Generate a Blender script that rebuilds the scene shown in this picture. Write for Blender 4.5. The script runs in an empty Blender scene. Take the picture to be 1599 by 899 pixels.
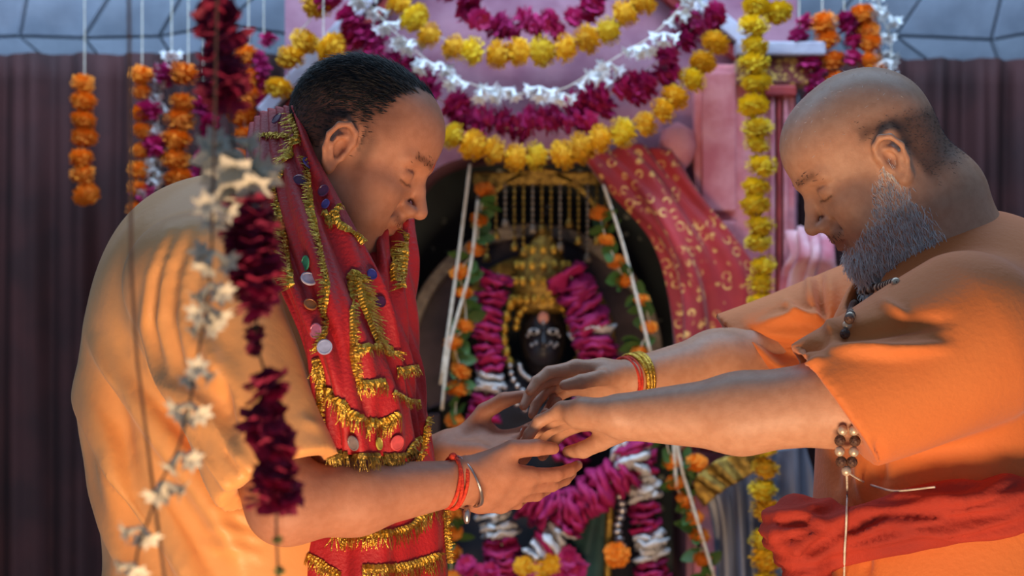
import bpy, math, random
import numpy as np
from mathutils import Vector, Matrix
from mathutils.bvhtree import BVHTree

random.seed(7); RNG = np.random.default_rng(7)
scene = bpy.context.scene
COL = scene.collection
PI = math.pi

# ------------------------------------------------------------------ camera, world, light
F = 3000.0            # focal length in pixels of the 1599 x 899 frame
CAM_H = 1.30          # camera height
cam_d = bpy.data.cameras.new('camera'); cam = bpy.data.objects.new('camera', cam_d); COL.objects.link(cam)
cam_d.lens = F / 1599 * 36; cam_d.sensor_width = 36; cam_d.clip_start = 0.05
cam.location = (0, 0, CAM_H); cam.rotation_euler = (PI/2, 0, 0)
cam_d.dof.use_dof = True; cam_d.dof.focus_distance = 2.33; cam_d.dof.aperture_fstop = 4.4
scene.camera = cam

world = bpy.data.worlds.new('world'); scene.world = world; world.use_nodes = True
bg = world.node_tree.nodes['Background']; bg.inputs[0].default_value = (0.42, 0.65, 1.0, 1); bg.inputs[1].default_value = 0.29

def area(name, loc, target, size, power, color, size_y=None):
    l = bpy.data.lights.new(name, 'AREA'); l.energy = power; l.color = color; l.size = size
    if size_y: l.shape = 'RECTANGLE'; l.size_y = size_y
    o = bpy.data.objects.new(name, l); COL.objects.link(o); o.location = loc
    o.rotation_euler = (Vector(target) - Vector(loc)).to_track_quat('-Z', 'Y').to_euler()
    return o
area('courtyard_skylight', (-0.1, 2.98, 2.65), (0, 3.7, 2.06), 2.8, 64, (0.50, 0.72, 1.0), 0.6)
area('warm_low_light', (0.06, 1.05, 0.06), (0.0, 2.4, 1.25), 1.0, 55, (1.0, 0.68, 0.42), 0.6)  # unseen warm area light added low in front, lighting the men from below

vs = scene.view_settings
vs.view_transform = 'Standard'; vs.look = 'None'; vs.gamma = 1.0; vs.use_curve_mapping = False
vs.exposure = 0.22

# ------------------------------------------------------------------ helpers
def P(px, py, Y):
    return Vector(((px - 799.5) / F * Y, Y, CAM_H + (449.5 - py) / F * Y))
def PA(px, py, Y): return np.array(P(px, py, Y))
def proj(v):
    return 799.5 + v[:, 0] / v[:, 1] * F, 449.5 - (v[:, 2] - CAM_H) / v[:, 1] * F
def C(r, g, b):
    f = lambda c: ((c/255 + 0.055) / 1.055) ** 2.4 if c > 10 else c / 255 / 12.92
    return (f(r), f(g), f(b), 1)

def mesh(name, v, f, smooth=False):
    me = bpy.data.meshes.new(name)
    me.from_pydata([tuple(x) for x in np.asarray(v, float)], [], [tuple(int(i) for i in q) for q in f])
    if smooth: me.polygons.foreach_set('use_smooth', [True] * len(me.polygons))
    me.update(); return me
def obj(name, me, m=None, parent=None):
    o = bpy.data.objects.new(name, me); COL.objects.link(o)
    if m is not None and me is not None and not me.materials: me.materials.append(m)
    if parent is not None: o.parent = parent
    return o
def tag(o, label, cat, group=None):
    o['label'] = label; o['category'] = cat
    if group: o['group'] = group
    return o
def thing(name, label, cat, group=None, loc=(0, 0, 0)):
    return tag(obj(name, None), label, cat, group) if loc == (0, 0, 0) else _thing_at(name, label, cat, group, loc)
def _thing_at(name, label, cat, group, loc):
    o = tag(obj(name, None), label, cat, group); o.location = loc; return o
def struct(o): o['kind'] = 'structure'; return o

class MB:
    def __init__(s): s.v = []; s.f = []
    def add(s, v, f):
        n = len(s.v); s.v += [tuple(x) for x in v]; s.f += [tuple(i + n for i in q) for q in f]; return s
    def box(s, a, b, M=None):
        (x0, y0, z0), (x1, y1, z1) = a, b
        v = [(x0,y0,z0),(x1,y0,z0),(x1,y1,z0),(x0,y1,z0),(x0,y0,z1),(x1,y0,z1),(x1,y1,z1),(x0,y1,z1)]
        if M: v = [M @ Vector(p) for p in v]
        return s.add(v, [(3,2,1,0),(4,5,6,7),(0,1,5,4),(1,2,6,5),(2,3,7,6),(3,0,4,7)])
    def tube(s, pts, r, n=8, cap=True):
        pts = [Vector(p) for p in pts]; N = len(pts)
        rs = r if hasattr(r, '__len__') else [r] * N
        v = []; f = []; up = Vector((0.13, 0.31, 0.94))
        for i, p in enumerate(pts):
            t = (pts[min(i+1, N-1)] - pts[max(i-1, 0)]).normalized()
            a = up - t * up.dot(t)
            if a.length < 1e-4: a = t.orthogonal()
            a.normalize(); b = t.cross(a); up = a
            for k in range(n):
                w = 2*PI*k/n; v.append(p + (a*math.cos(w) + b*math.sin(w)) * rs[i])
        for i in range(N-1):
            for k in range(n):
                f.append((i*n+k, i*n+(k+1) % n, (i+1)*n+(k+1) % n, (i+1)*n+k))
        if cap: f.append(tuple(range(n-1, -1, -1))); f.append(tuple((N-1)*n+k for k in range(n)))
        return s.add(v, f)
    def lathe(s, prof, n=20, c=(0,0,0), sy=1.0):
        v = []; f = []
        for (r, z) in prof:
            for k in range(n):
                w = 2*PI*k/n; v.append((c[0]+r*math.cos(w), c[1]+sy*r*math.sin(w), c[2]+z))
        for i in range(len(prof)-1):
            for k in range(n):
                f.append((i*n+k, i*n+(k+1) % n, (i+1)*n+(k+1) % n, (i+1)*n+k))
        f.append(tuple(range(n-1, -1, -1))); f.append(tuple((len(prof)-1)*n+k for k in range(n)))
        return s.add(v, f)
    def ball(s, c, r, n=10, m=7):
        r = r if hasattr(r, '__len__') else (r, r, r)
        prof = [(math.sin(PI*(i+.02)/(m-1+.04)), -math.cos(PI*(i+.02)/(m-1+.04))) for i in range(m)]
        v = []; f = []
        for (q, z) in prof:
            for k in range(n):
                w = 2*PI*k/n; v.append((c[0]+r[0]*q*math.cos(w), c[1]+r[1]*q*math.sin(w), c[2]+r[2]*z))
        for i in range(m-1):
            for k in range(n): f.append((i*n+k, i*n+(k+1) % n, (i+1)*n+(k+1) % n, (i+1)*n+k))
        f.append(tuple(range(n-1, -1, -1))); f.append(tuple((m-1)*n+k for k in range(n)))
        return s.add(v, f)
    def me(s, name, smooth=False): return mesh(name, s.v, s.f, smooth)

def bevel(o, w, seg=2):
    b = o.modifiers.new('bevel', 'BEVEL'); b.width = w; b.segments = seg; b.limit_method = 'ANGLE'; return o
def solidify(o, t, off=0):
    b = o.modifiers.new('solid', 'SOLIDIFY'); b.thickness = t; b.offset = off; return o

# ------------------------------------------------------------------ materials
def mat(name, c1, c2=None, rough=0.6, metal=0.0, scale=30.0, bump=0.0, bscale=None, sss=0.0, sheen=0.0, vary=0.0, attr=False,
        trans=0.0, spec=0.5, stretch=None, sssr=(1.0, 0.35, 0.2)):
    m = bpy.data.materials.new(name); m.use_nodes = True
    nt = m.node_tree; N = nt.nodes; L = nt.links; b = N['Principled BSDF']
    b.inputs['Roughness'].default_value = rough; b.inputs['Metallic'].default_value = metal
    b.inputs['Specular IOR Level'].default_value = spec
    if sheen: b.inputs['Sheen Weight'].default_value = sheen
    if sss:
        b.inputs['Subsurface Weight'].default_value = sss; b.inputs['Subsurface Radius'].default_value = sssr
        b.inputs['Subsurface Scale'].default_value = 0.008
    tc = N.new('ShaderNodeTexCoord'); vec = tc.outputs['Object']
    if stretch:
        mp = N.new('ShaderNodeMapping'); mp.inputs['Scale'].default_value = stretch; L.new(vec, mp.inputs[0]); vec = mp.outputs[0]
    nz = N.new('ShaderNodeTexNoise'); nz.inputs['Scale'].default_value = scale; nz.inputs['Detail'].default_value = 4
    L.new(vec, nz.inputs['Vector'])
    mx = N.new('ShaderNodeMix'); mx.data_type = 'RGBA'
    mx.inputs[6].default_value = c1; mx.inputs[7].default_value = c2 or c1
    rp = N.new('ShaderNodeValToRGB'); rp.color_ramp.elements[0].position = 0.38; rp.color_ramp.elements[1].position = 0.64
    L.new(nz.outputs['Fac'], rp.inputs[0]); L.new(rp.outputs[0], mx.inputs[0])
    out = mx.outputs[2]
    if attr:
        at = N.new('ShaderNodeAttribute'); at.attribute_name = 'Col'
        mm = N.new('ShaderNodeMix'); mm.data_type = 'RGBA'; mm.blend_type = 'MULTIPLY'; mm.inputs[0].default_value = 1
        L.new(out, mm.inputs[6]); L.new(at.outputs['Color'], mm.inputs[7]); out = mm.outputs[2]
    if vary:
        oi = N.new('ShaderNodeObjectInfo'); hs = N.new('ShaderNodeHueSaturation')
        mr = N.new('ShaderNodeMapRange'); mr.inputs[3].default_value = 1 - vary; mr.inputs[4].default_value = 1 + vary
        mh = N.new('ShaderNodeMapRange'); mh.inputs[3].default_value = 0.5 - vary*0.035; mh.inputs[4].default_value = 0.5 + vary*0.035
        L.new(oi.outputs['Random'], mr.inputs[0]); L.new(oi.outputs['Random'], mh.inputs[0])
        L.new(mr.outputs[0], hs.inputs['Value']); L.new(mh.outputs[0], hs.inputs['Hue']); L.new(out, hs.inputs['Color']); out = hs.outputs[0]
    L.new(out, b.inputs['Base Color'])
    if trans:
        b.inputs['Transmission Weight'].default_value = 0
        tr = N.new('ShaderNodeBsdfTranslucent'); L.new(out, tr.inputs[0])
        ms = N.new('ShaderNodeMixShader'); ms.inputs[0].default_value = trans
        L.new(b.outputs[0], ms.inputs[1]); L.new(tr.outputs[0], ms.inputs[2]); L.new(ms.outputs[0], N['Material Output'].inputs[0])
    if bump:
        n2 = N.new('ShaderNodeTexNoise'); n2.inputs['Scale'].default_value = bscale or scale*3; n2.inputs['Detail'].default_value = 3
        L.new(vec, n2.inputs['Vector'])
        bp = N.new('ShaderNodeBump'); bp.inputs['Strength'].default_value = bump; bp.inputs['Distance'].default_value = 0.004
        L.new(n2.outputs['Fac'], bp.inputs['Height']); L.new(bp.outputs[0], b.inputs['Normal'])
    return m

def brocade(name, ground, ground2, gold, scale, ring=(0.32, 0.42)):
    """woven cloth: coloured ground with gold ring motifs"""
    m = mat(name, ground, ground2, rough=0.65, scale=9, bump=0.3, bscale=200, sheen=0.2)
    nt = m.node_tree; N = nt.nodes; L = nt.links; b = N['Principled BSDF']
    src = b.inputs['Base Color'].links[0].from_socket
    tc = N.new('ShaderNodeTexCoord'); vo = N.new('ShaderNodeTexVoronoi'); vo.inputs['Scale'].default_value = scale
    vo.inputs['Randomness'].default_value = 0.55; L.new(tc.outputs['Object'], vo.inputs['Vector'])
    r = N.new('ShaderNodeValToRGB'); e = r.color_ramp.elements
    e[0].position = ring[0]-0.05; e[0].color = (0,0,0,1); e[1].position = ring[1]+0.06; e[1].color = (0,0,0,1)
    a = e.new(ring[0]); a.color = (1,1,1,1); a = e.new(ring[1]); a.color = (1,1,1,1)
    L.new(vo.outputs['Distance'], r.inputs[0])
    nz = N.new('ShaderNodeTexNoise'); nz.inputs['Scale'].default_value = scale*1.7; L.new(tc.outputs['Object'], nz.inputs['Vector'])
    mu = N.new('ShaderNodeMath'); mu.operation = 'MULTIPLY'; L.new(r.outputs[0], mu.inputs[0])
    rr = N.new('ShaderNodeValToRGB'); rr.color_ramp.elements[0].position = 0.42; rr.color_ramp.elements[1].position = 0.6
    L.new(nz.outputs['Fac'], rr.inputs[0]); L.new(rr.outputs[0], mu.inputs[1])
    mx = N.new('ShaderNodeMix'); mx.data_type = 'RGBA'; L.new(mu.outputs[0], mx.inputs[0]); L.new(src, mx.inputs[6]); mx.inputs[7].default_value = gold
    L.new(mx.outputs[2], b.inputs['Base Color']); return m

M = {}
M['skin_a'] = mat('skin_brown', C(182,124,96), C(174,116,88), rough=0.55, scale=90, bump=0.10, bscale=500, sss=0.12, attr=True, spec=0.3)
M['skin_b'] = mat('skin_tan', C(194,144,114), C(185,134,104), rough=0.48, scale=90, bump=0.10, bscale=450, sss=0.12, attr=True, spec=0.35)
M['hair'] = mat('black_hair', C(15,14,17), C(9,9,11), rough=0.45, scale=80, spec=0.4)
M['grey_hair'] = mat('grey_hair', C(236,230,226), C(200,194,192), rough=0.5, scale=120)
M['dark_grey_hair'] = mat('dark_grey_hair', C(70,66,68), C(44,42,44), rough=0.55, scale=120)
M['kurta_a'] = mat('apricot_satin', C(234,166,98), C(226,152,84), rough=0.5, scale=6, bump=0.15, bscale=90, sheen=0.15)
M['kurta_b'] = mat('saffron_cotton', C(214,120,54), C(206,110,46), rough=0.75, scale=6, bump=0.2, bscale=160, sheen=0.2)
M['shawl'] = mat('vermilion_cotton', C(168,50,30), C(150,42,28), rough=0.85, scale=8, bump=0.3, bscale=180)
M['scarf'] = mat('crimson_voile', C(182,24,30), C(160,16,28), rough=0.6, scale=14, bump=0.35, bscale=240, sheen=0.05)
M['gold'] = mat('gold_tinsel', C(226,186,84), C(186,140,40), rough=0.3, metal=0.9, scale=140, bump=0.5, bscale=500)
M['oldgold'] = mat('aged_gold', C(170,138,62), C(110,84,36), rough=0.42, metal=0.75, scale=90, bump=0.5, bscale=260)
M['silver'] = mat('silver', C(205,200,196), C(160,156,156), rough=0.3, metal=0.9, scale=40)
M['redthread'] = mat('red_thread', C(226,70,36), C(190,40,28), rough=0.8, scale=200, bump=0.5, bscale=600)
M['thread'] = mat('cotton_thread', C(214,206,190), C(190,180,160), rough=0.9, scale=100)
M['darkthread'] = mat('brown_thread', C(92,66,54), C(70,50,44), rough=0.9, scale=100)
M['yellow'] = mat('yellow_marigold', C(236,204,36), C(216,172,22), rough=0.75, scale=40, vary=0.10, trans=0.15)
M['yolk'] = mat('golden_marigold', C(234,186,30), C(224,160,20), rough=0.75, scale=40, vary=0.10, trans=0.15)
M['orange'] = mat('orange_marigold', C(240,146,26), C(224,116,14), rough=0.75, scale=40, vary=0.10, trans=0.15)
M['magenta'] = mat('magenta_petals', C(196,34,110), C(150,20,84), rough=0.7, scale=50, vary=0.16, trans=0.2)
M['rose'] = mat('dark_rose_petals', C(150,22,66), C(108,12,52), rough=0.65, scale=40, vary=0.14, trans=0.15)
M['white'] = mat('white_blossom', C(236,236,232), C(214,212,214), rough=0.7, scale=40, vary=0.05, trans=0.2)
M['fadewhite'] = mat('faded_blossom', C(226,218,196), C(196,190,172), rough=0.75, scale=60, vary=0.08, trans=0.2)
M['leaf'] = mat('green_leaf', C(76,112,48), C(50,82,36), rough=0.55, scale=40, vary=0.12, trans=0.15)
M['calyx'] = mat('pale_calyx', C(130,140,84), C(100,116,64), rough=0.7, scale=60)
M['stone'] = mat('grey_stone', C(118,124,136), C(92,98,110), rough=0.85, scale=7, bump=0.5, bscale=40, vary=0.12)
M['mortar'] = mat('dark_joint', C(44,40,44), C(30,28,32), rough=0.95, scale=20)
M['plaster'] = mat('brown_plaster', C(84,58,50), C(66,44,38), rough=0.9, scale=5, bump=0.3, bscale=40)
M['maroon'] = mat('maroon_cloth', C(66,30,30), C(48,22,24), rough=0.85, scale=8, bump=0.2, bscale=150)
M['pink'] = mat('pink_painted_plaster', C(214,142,148), C(186,98,108), rough=0.7, scale=16, bump=0.5, bscale=60)
M['mauve'] = mat('mauve_painted_plaster', C(150,104,118), C(128,78,96), rough=0.75, scale=14, bump=0.3, bscale=60)
M['redpaint'] = mat('red_paint', C(164,52,48), C(130,34,40), rough=0.6, scale=20, bump=0.3, bscale=80)
M['beam'] = mat('whitewashed_beam', C(176,172,184), C(144,136,150), rough=0.75, scale=14, bump=0.3, bscale=80)
M['drape'] = brocade('red_gold_brocade', C(170,36,42), C(140,26,36), C(226,176,96), 44, (0.30, 0.38))
M['band'] = brocade('carved_gilt_band', C(120,40,34), C(90,30,28), C(210,170,80), 70, (0.2, 0.5))
M['specks'] = brocade('dark_sequinned_cloth', C(34,50,52), C(20,30,34), C(200,206,180), 30, (0.0, 0.16))
M['darkstone'] = mat('black_stone', C(34,32,36), C(22,20,24), rough=0.35, scale=30, bump=0.2)
M['blackcloth'] = mat('black_cloth', C(30,26,34), C(20,18,24), rough=0.8, scale=12)
M['greencloth'] = mat('bottle_green_velvet', C(24,70,66), C(14,48,48), rough=0.7, scale=20, sheen=0.3)
M['greycloth'] = mat('slate_satin', C(104,110,126), C(70,72,86), rough=0.4, scale=10, stretch=(6, 6, 0.4))
M['archrim'] = mat('weathered_silver', C(140,128,112), C(104,92,80), rough=0.5, metal=0.4, scale=50, bump=0.6, bscale=120)
M['archface'] = mat('dark_wood', C(70,52,60), C(46,34,42), rough=0.55, scale=20, bump=0.2)
M['bead'] = mat('rudraksha_bead', C(96,62,44), C(60,38,30), rough=0.55, scale=200, bump=0.8, bscale=300)
M['beadcap'] = mat('bead_cap', C(226,206,180), C(190,166,140), rough=0.35, metal=0.4, scale=100)
M['eyewhite'] = mat('eye_white', C(190,188,184), C(170,170,170), rough=0.3)
M['floor'] = mat('marble_floor', C(150,132,116), C(120,104,92), rough=0.4, scale=5)
def sequin_mat(n, c): return mat(n, c, tuple(x*0.75 for x in c[:3]) + (1,), rough=0.3, metal=0.1, scale=90)
SEQ = {k: sequin_mat('sequin_' + k, C(*c)) for k, c in dict(green=(60,150,120), white=(222,210,222), copper=(186,112,60),
       pink=(206,120,150), pale=(190,196,226), blue=(66,62,140), plum=(80,30,70), grey=(150,140,140), yellow=(200,190,80), coral=(224,90,90)).items()}

# ------------------------------------------------------------------ distance-field modelling
def rcone(p, a, b, ra, rb):
    a = np.asarray(a, float); b = np.asarray(b, float); d = b - a
    t = np.clip(((p - a) @ d) / (d @ d), 0, 1)
    return np.linalg.norm(p - a - t[:, None]*d, axis=1) - (ra + (rb - ra)*t)
def ell(p, c, r, R=None):
    q = p - np.asarray(c, float)
    if R is not None: q = q @ R
    r = np.asarray(r, float)
    k0 = np.linalg.norm(q / r, axis=1); k1 = np.linalg.norm(q / (r*r), axis=1) + 1e-9
    return k0*(k0 - 1)/k1
def su(a, b, k):
    h = np.clip(.5 + .5*(b - a)/k, 0, 1); return b + (a - b)*h - k*h*(1 - h)
def ss(a, b, k):          # a minus b
    h = np.clip(.5 - .5*(a + b)/k, 0, 1); return a + (-b - a)*h + k*h*(1 - h)
def chain(p, pts, rs, k=0.004):
    d = None
    for i in range(len(pts)-1):
        e = rcone(p, pts[i], pts[i+1], rs[i], rs[i+1]); d = e if d is None else su(d, e, k)
    return d
def boxed(fn, lo, hi):
    """evaluate fn only inside a box"""
    lo = np.asarray(lo); hi = np.asarray(hi)
    def g(p):
        m = np.all((p > lo) & (p < hi), axis=1); out = np.full(len(p), 1.0)
        if m.any(): out[m] = fn(p[m])
        return out
    return g

def polygonise(fn, lo, hi, res, mask=None, B=8):
    lo = np.asarray(lo, float); hi = np.asarray(hi, float)
    bs = B*res; nb = np.ceil((hi - lo)/bs).astype(int)
    I = np.stack(np.meshgrid(*[np.arange(n) for n in nb], indexing='ij'), -1).reshape(-1, 3)
    cen = lo + (I + .5)*bs
    keep = np.abs(fn(cen)) < bs*1.35
    if mask is not None: keep &= mask(cen)
    I = I[keep]
    g = np.stack(np.meshgrid(*[np.arange(B+1)]*3, indexing='ij'), -1).reshape(-1, 3)
    K = I[:, None, :]*B + g[None]
    vals = np.empty(K.shape[:2], np.float32)
    for s in range(0, len(I), 600):
        q = lo + K[s:s+600].reshape(-1, 3)*res
        vals[s:s+600] = fn(q).reshape(-1, len(g))
    vals = vals.reshape(-1, B+1, B+1, B+1)
    ins = vals < 0
    cnt = np.zeros((len(I), B, B, B), np.int8)
    for c in np.ndindex(2, 2, 2):
        cnt += ins[:, c[0]:c[0]+B, c[1]:c[1]+B, c[2]:c[2]+B]
    bi, x, y, z = np.nonzero((cnt > 0) & (cnt < 8))
    cell = I[bi]*B + np.stack([x, y, z], 1)
    cor = {c: vals[bi, x+c[0], y+c[1], z+c[2]].astype(float) for c in np.ndindex(2, 2, 2)}
    acc = np.zeros((len(bi), 3)); num = np.zeros(len(bi))
    for ax in range(3):
        for c in np.ndindex(2, 2, 2):
            if c[ax]: continue
            c2 = list(c); c2[ax] = 1; a = cor[c]; b = cor[tuple(c2)]
            m = (a < 0) != (b < 0); t = np.where(m, a/(a - b + 1e-20), 0)
            pt = np.tile(np.array(c, float), (len(bi), 1)); pt[:, ax] += t
            acc += pt*m[:, None]; num += m
    V = lo + (cell + acc/num[:, None])*res
    D = (np.max(cell, 0) + 4).astype(np.int64)
    key = ((cell[:, 0].astype(np.int64)+1)*D[1] + cell[:, 1]+1)*D[2] + cell[:, 2]+1
    order = np.argsort(key); sk = key[order]
    def find(c):
        k = ((c[:, 0].astype(np.int64)+1)*D[1] + c[:, 1]+1)*D[2] + c[:, 2]+1
        j = np.clip(np.searchsorted(sk, k), 0, len(sk)-1)
        return np.where(sk[j] == k, order[j], -1)
    faces = []
    for ax in range(3):
        c1 = [0, 0, 0]; c1[ax] = 1
        a = cor[(0, 0, 0)] < 0; b = cor[tuple(c1)] < 0
        m = a != b; e1 = np.zeros(3, int); e1[(ax+1) % 3] = 1; e2 = np.zeros(3, int); e2[(ax+2) % 3] = 1
        cc = cell[m]; q = np.stack([find(cc), find(cc-e1), find(cc-e1-e2), find(cc-e2)], 1)
        flip = ~a[m]; ok = (q >= 0).all(1)
        q[flip] = q[flip][:, ::-1]
        faces.append(q[ok])
    return V, np.concatenate(faces)

def normals(V, Fq):
    n = np.zeros_like(V); a = np.cross(V[Fq[:, 2]] - V[Fq[:, 0]], V[Fq[:, 3]] - V[Fq[:, 1]])
    for k in range(4): np.add.at(n, Fq[:, k], a)
    return n / (np.linalg.norm(n, axis=1)[:, None] + 1e-12)
def relax(V, Fq, it=1, lam=0.5):
    for _ in range(it):
        s = np.zeros_like(V); c = np.zeros(len(V))
        for k in range(4):
            np.add.at(s, Fq[:, k], V[Fq[:, (k+1) % 4]]); np.add.at(c, Fq[:, k], 1)
            np.add.at(s, Fq[:, k], V[Fq[:, (k+3) % 4]]); np.add.at(c, Fq[:, k], 1)
        V = V + lam*(s/c[:, None] - V)
    return V
def fastmesh(name, V, Fq):
    me = bpy.data.meshes.new(name); me.vertices.add(len(V)); me.vertices.foreach_set('co', V.astype(np.float32).ravel())
    me.loops.add(Fq.size); me.loops.foreach_set('vertex_index', Fq.astype(np.int32).ravel())
    me.polygons.add(len(Fq)); me.polygons.foreach_set('loop_start', np.arange(0, Fq.size, 4, dtype=np.int32))
    me.polygons.foreach_set('use_smooth', np.ones(len(Fq), bool)); me.update(calc_edges=True); me.validate(); return me
def vcol(me, col):
    a = me.color_attributes.new('Col', 'FLOAT_COLOR', 'POINT')
    a.data.foreach_set('color', np.concatenate([col, np.ones((len(col), 1))], 1).astype(np.float32).ravel())
def wob(p, s, seed=0):
    """smooth pseudo-noise in about -1..1"""
    r = np.random.default_rng(seed); out = 0
    for i in range(5):
        k = r.normal(size=3)*s*(0.7 + 0.35*i); out = out + np.sin(p @ k + r.uniform(0, 6.28))/(1 + .4*i)
    return out/2.6
def seg_dist(x, y, pts):
    d = np.full(len(x), 1e9); par = np.zeros(len(x)); n = len(pts)-1
    for i, (a, b) in enumerate(zip(pts[:-1], pts[1:])):
        ax, ay = a; bx, by = b; dx, dy = bx-ax, by-ay
        t = np.clip(((x-ax)*dx + (y-ay)*dy)/(dx*dx+dy*dy+1e-9), 0, 1)
        e = np.hypot(x-ax-t*dx, y-ay-t*dy); m = e < d; d = np.where(m, e, d); par = np.where(m, (i+t)/n, par)
    return d, par
def fold(V, Fq, strokes):
    """raise (or sink) cloth along folds; each stroke: points on the near side, width px, height m"""
    N = normals(V, Fq); view = -V + np.array([0, 0, CAM_H]); view /= np.linalg.norm(view, axis=1)[:, None]
    near = np.clip((N*view).sum(1)*2.5, 0, 1)
    x, y = proj(V); h = np.zeros(len(V))
    for pts, w, a in strokes:
        d, t = seg_dist(x, y, pts); h += a*np.exp(-(d/w)**2)*np.sqrt(np.clip(np.sin(PI*np.clip(t, .02, .98)), 0, 1))
    return V + N*(h*near)[:, None]

# ---- head: local x forward, y left, z up, origin between the ear canals
def head_field(q, st):
    p = q.copy(); p[:, 1] = np.abs(p[:, 1])
    d = ell(p, (-.004, 0, .044), (.098, .077, .086))
    d = su(d, ell(p, (.036, 0, .062), (.058, .060, .056)), .02)
    d = su(d, ell(p, (.046, 0, -.024), (.047, .052, .062)), .03)          # face block
    d = su(d, ell(p, (.056, .043, -.014), (.026, .022, .018)), .02)       # cheekbone
    d = su(d, ell(p, (.050, .036, -.046), (.034, .026+st['fat'], .034)), .025)
    d = su(d, rcone(p, (.0, .050, -.05), (.076, .014, -.086), .021+st['fat'], .018), .025)
    d = su(d, ell(p, (.080, 0, -.086), (.019, .022, .017)), .02)          # chin
    if st['fat']: d = su(d, ell(p, (.045, 0, -.095), (.045, .045, .022)), .03)
    d = su(d, rcone(p, (.089, .010, .037), (.070, .046, .036), .0085, .008), .012)   # brow
    d = ss(d, ell(p, (.104, .033, .017), (.022, .019, .014)), .014)       # eye socket
    d = su(d, ell(p, (.0725, .032, .016), (.0155, .016, .0145)), .004)    # lidded eye
    d = ss(d, rcone(p, (.0895, .022, .0265), (.078, .045, .024), .0016, .0016), .004)  # lid crease
    d = su(d, chain(p, [(.088, 0, .031), (.099, 0, .008), (.1125, 0, -.015)], [.0065, .0068, .0105], .006), .008)
    d = su(d, ell(p, (.099, .0135, -.020), (.0125, .0075, .0085)), .006)    # nostril wing
    d = ss(d, ell(p, (.1055, .0068, -.029), (.0065, .0040, .0045)), .003)
    d = su(d, rcone(p, (.094, 0, -.030), (.094, .016, -.040), .0075, .006), .012)
    d = su(d, rcone(p, (.0985, 0, -.044), (.086, .023, -.049), .0055, .003), .005)   # upper lip
    d = su(d, rcone(p, (.0965, 0, -.0555), (.085, .021, -.0515), .0062, .003), .005)  # lower lip
    d = ss(d, rcone(p, (.1045, 0, -.0498), (.089, .025, -.0505), .0012, .001), .0035)
    d = ss(d, rcone(p, (.086, .024, -.024), (.076, .036, -.052), .004, .002), .010)   # cheek fold
    # ear
    pe = p.copy(); p = np.stack([(p[:, 0]+.003)/.82-.003, p[:, 1], p[:, 2]/.92], 1); ex = .077
    hel = [(.006, ex-.004, .004), (.013, ex+.001, .018), (.009, ex+.006, .031), (-.005, ex+.011, .037), (-.018, ex+.015, .030),
           (-.024, ex+.017, .013), (-.020, ex+.014, -.006), (-.010, ex+.008, -.022), (-.001, ex+.004, -.028)]
    e = chain(p, hel, [.003, .0036, .0042, .0044, .0044, .004, .004, .005, .006], .003)
    e = su(e, ell(p, (-.006, ex+.001, .006), (.020, .006, .029)), .006)
    e = ss(e, ell(p, (-.003, ex+.010, .003), (.0125, .012, .019)), .003)
    e = su(e, chain(p, [(-.003, ex+.004, .021), (-.011, ex+.010, .015), (-.014, ex+.011, .002), (-.006, ex+.008, -.012)], [.003, .0036, .0036, .004], .003), .004)
    e = su(e, ell(p, (.008, ex+.001, -.003), (.005, .005, .007)), .003)
    e = su(e, ell(p, (-.003, ex+.003, -.024), (.010, .005, .010)), .006)
    return su(d, e*.9, .004)

def frame(fwd, up):
    f = np.asarray(fwd, float); f /= np.linalg.norm(f); u = np.asarray(up, float); u = u - f*(u @ f); u /= np.linalg.norm(u)
    return np.stack([f, np.cross(u, f), u], 1)      # columns: local axes in world

def hand_parts(wrist, d, n, s, curls, thumb, hs=1.0, spread=(.10, .03, -.04, -.12)):
    """list of (points, radii, blend): palm pieces and five fingers. d to the fingers, n out of the palm, s thumb side"""
    w = np.asarray(wrist, float); d = np.asarray(d, float); d /= np.linalg.norm(d)
    n = np.asarray(n, float); n = n - d*(n @ d); n /= np.linalg.norm(n)
    s = np.asarray(s, float); s0 = np.cross(d, n); s = s0 if s0 @ s > 0 else -s0
    L = lambda a, b, c: w + (d*a + s*b + n*c)*hs
    palm = []; fing = []
    off = [(.090, .028), (.094, .009), (.088, -.011), (.079, -.029)]
    for (a, b) in off:
        palm.append(([L(-.004, b*.55, 0), L(a*.55, b*.95, -.001), L(a, b, -.002)], [.019*hs, .0155*hs, .0118*hs]))
    palm.append(([L(.004, .014, .006), L(.050, .034, .010)], [.019*hs, .014*hs]))
    palm.append(([L(.004, -.016, .005), L(.055, -.027, .006)], [.018*hs, .0135*hs]))
    ln = [(.045, .027, .022), (.050, .031, .023), (.046, .029, .022), (.036, .022, .020)]
    rr = [(.0108, .0096, .0086, .0068), (.0110, .0098, .0088, .0070), (.0104, .0094, .0084, .0066), (.0092, .0082, .0074, .0060)]
    for i in range(4):
        a, b = off[i]; p = L(a, b, -.002); pts = [p]; ang = 0
        base = d + s*spread[i]; base /= np.linalg.norm(base)
        for k in range(3):
            ang += math.radians(curls[i][k]); v = base*math.cos(ang) + n*math.sin(ang)
            p = p + v*ln[i][k]*hs; pts.append(p)
        fing.append((pts, [r*hs for r in rr[i]]))
    p = L(.022, .026, .008); pts = [p]
    for (v, l) in zip(thumb, (.044, .034, .027)):
        v = d*v[0] + s*v[1] + n*v[2]; v /= np.linalg.norm(v); p = p + v*l*hs; pts.append(p)
    fing.append((pts, [.0165*hs, .0125*hs, .0112*hs, .0082*hs]))
    return palm, fing
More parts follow.
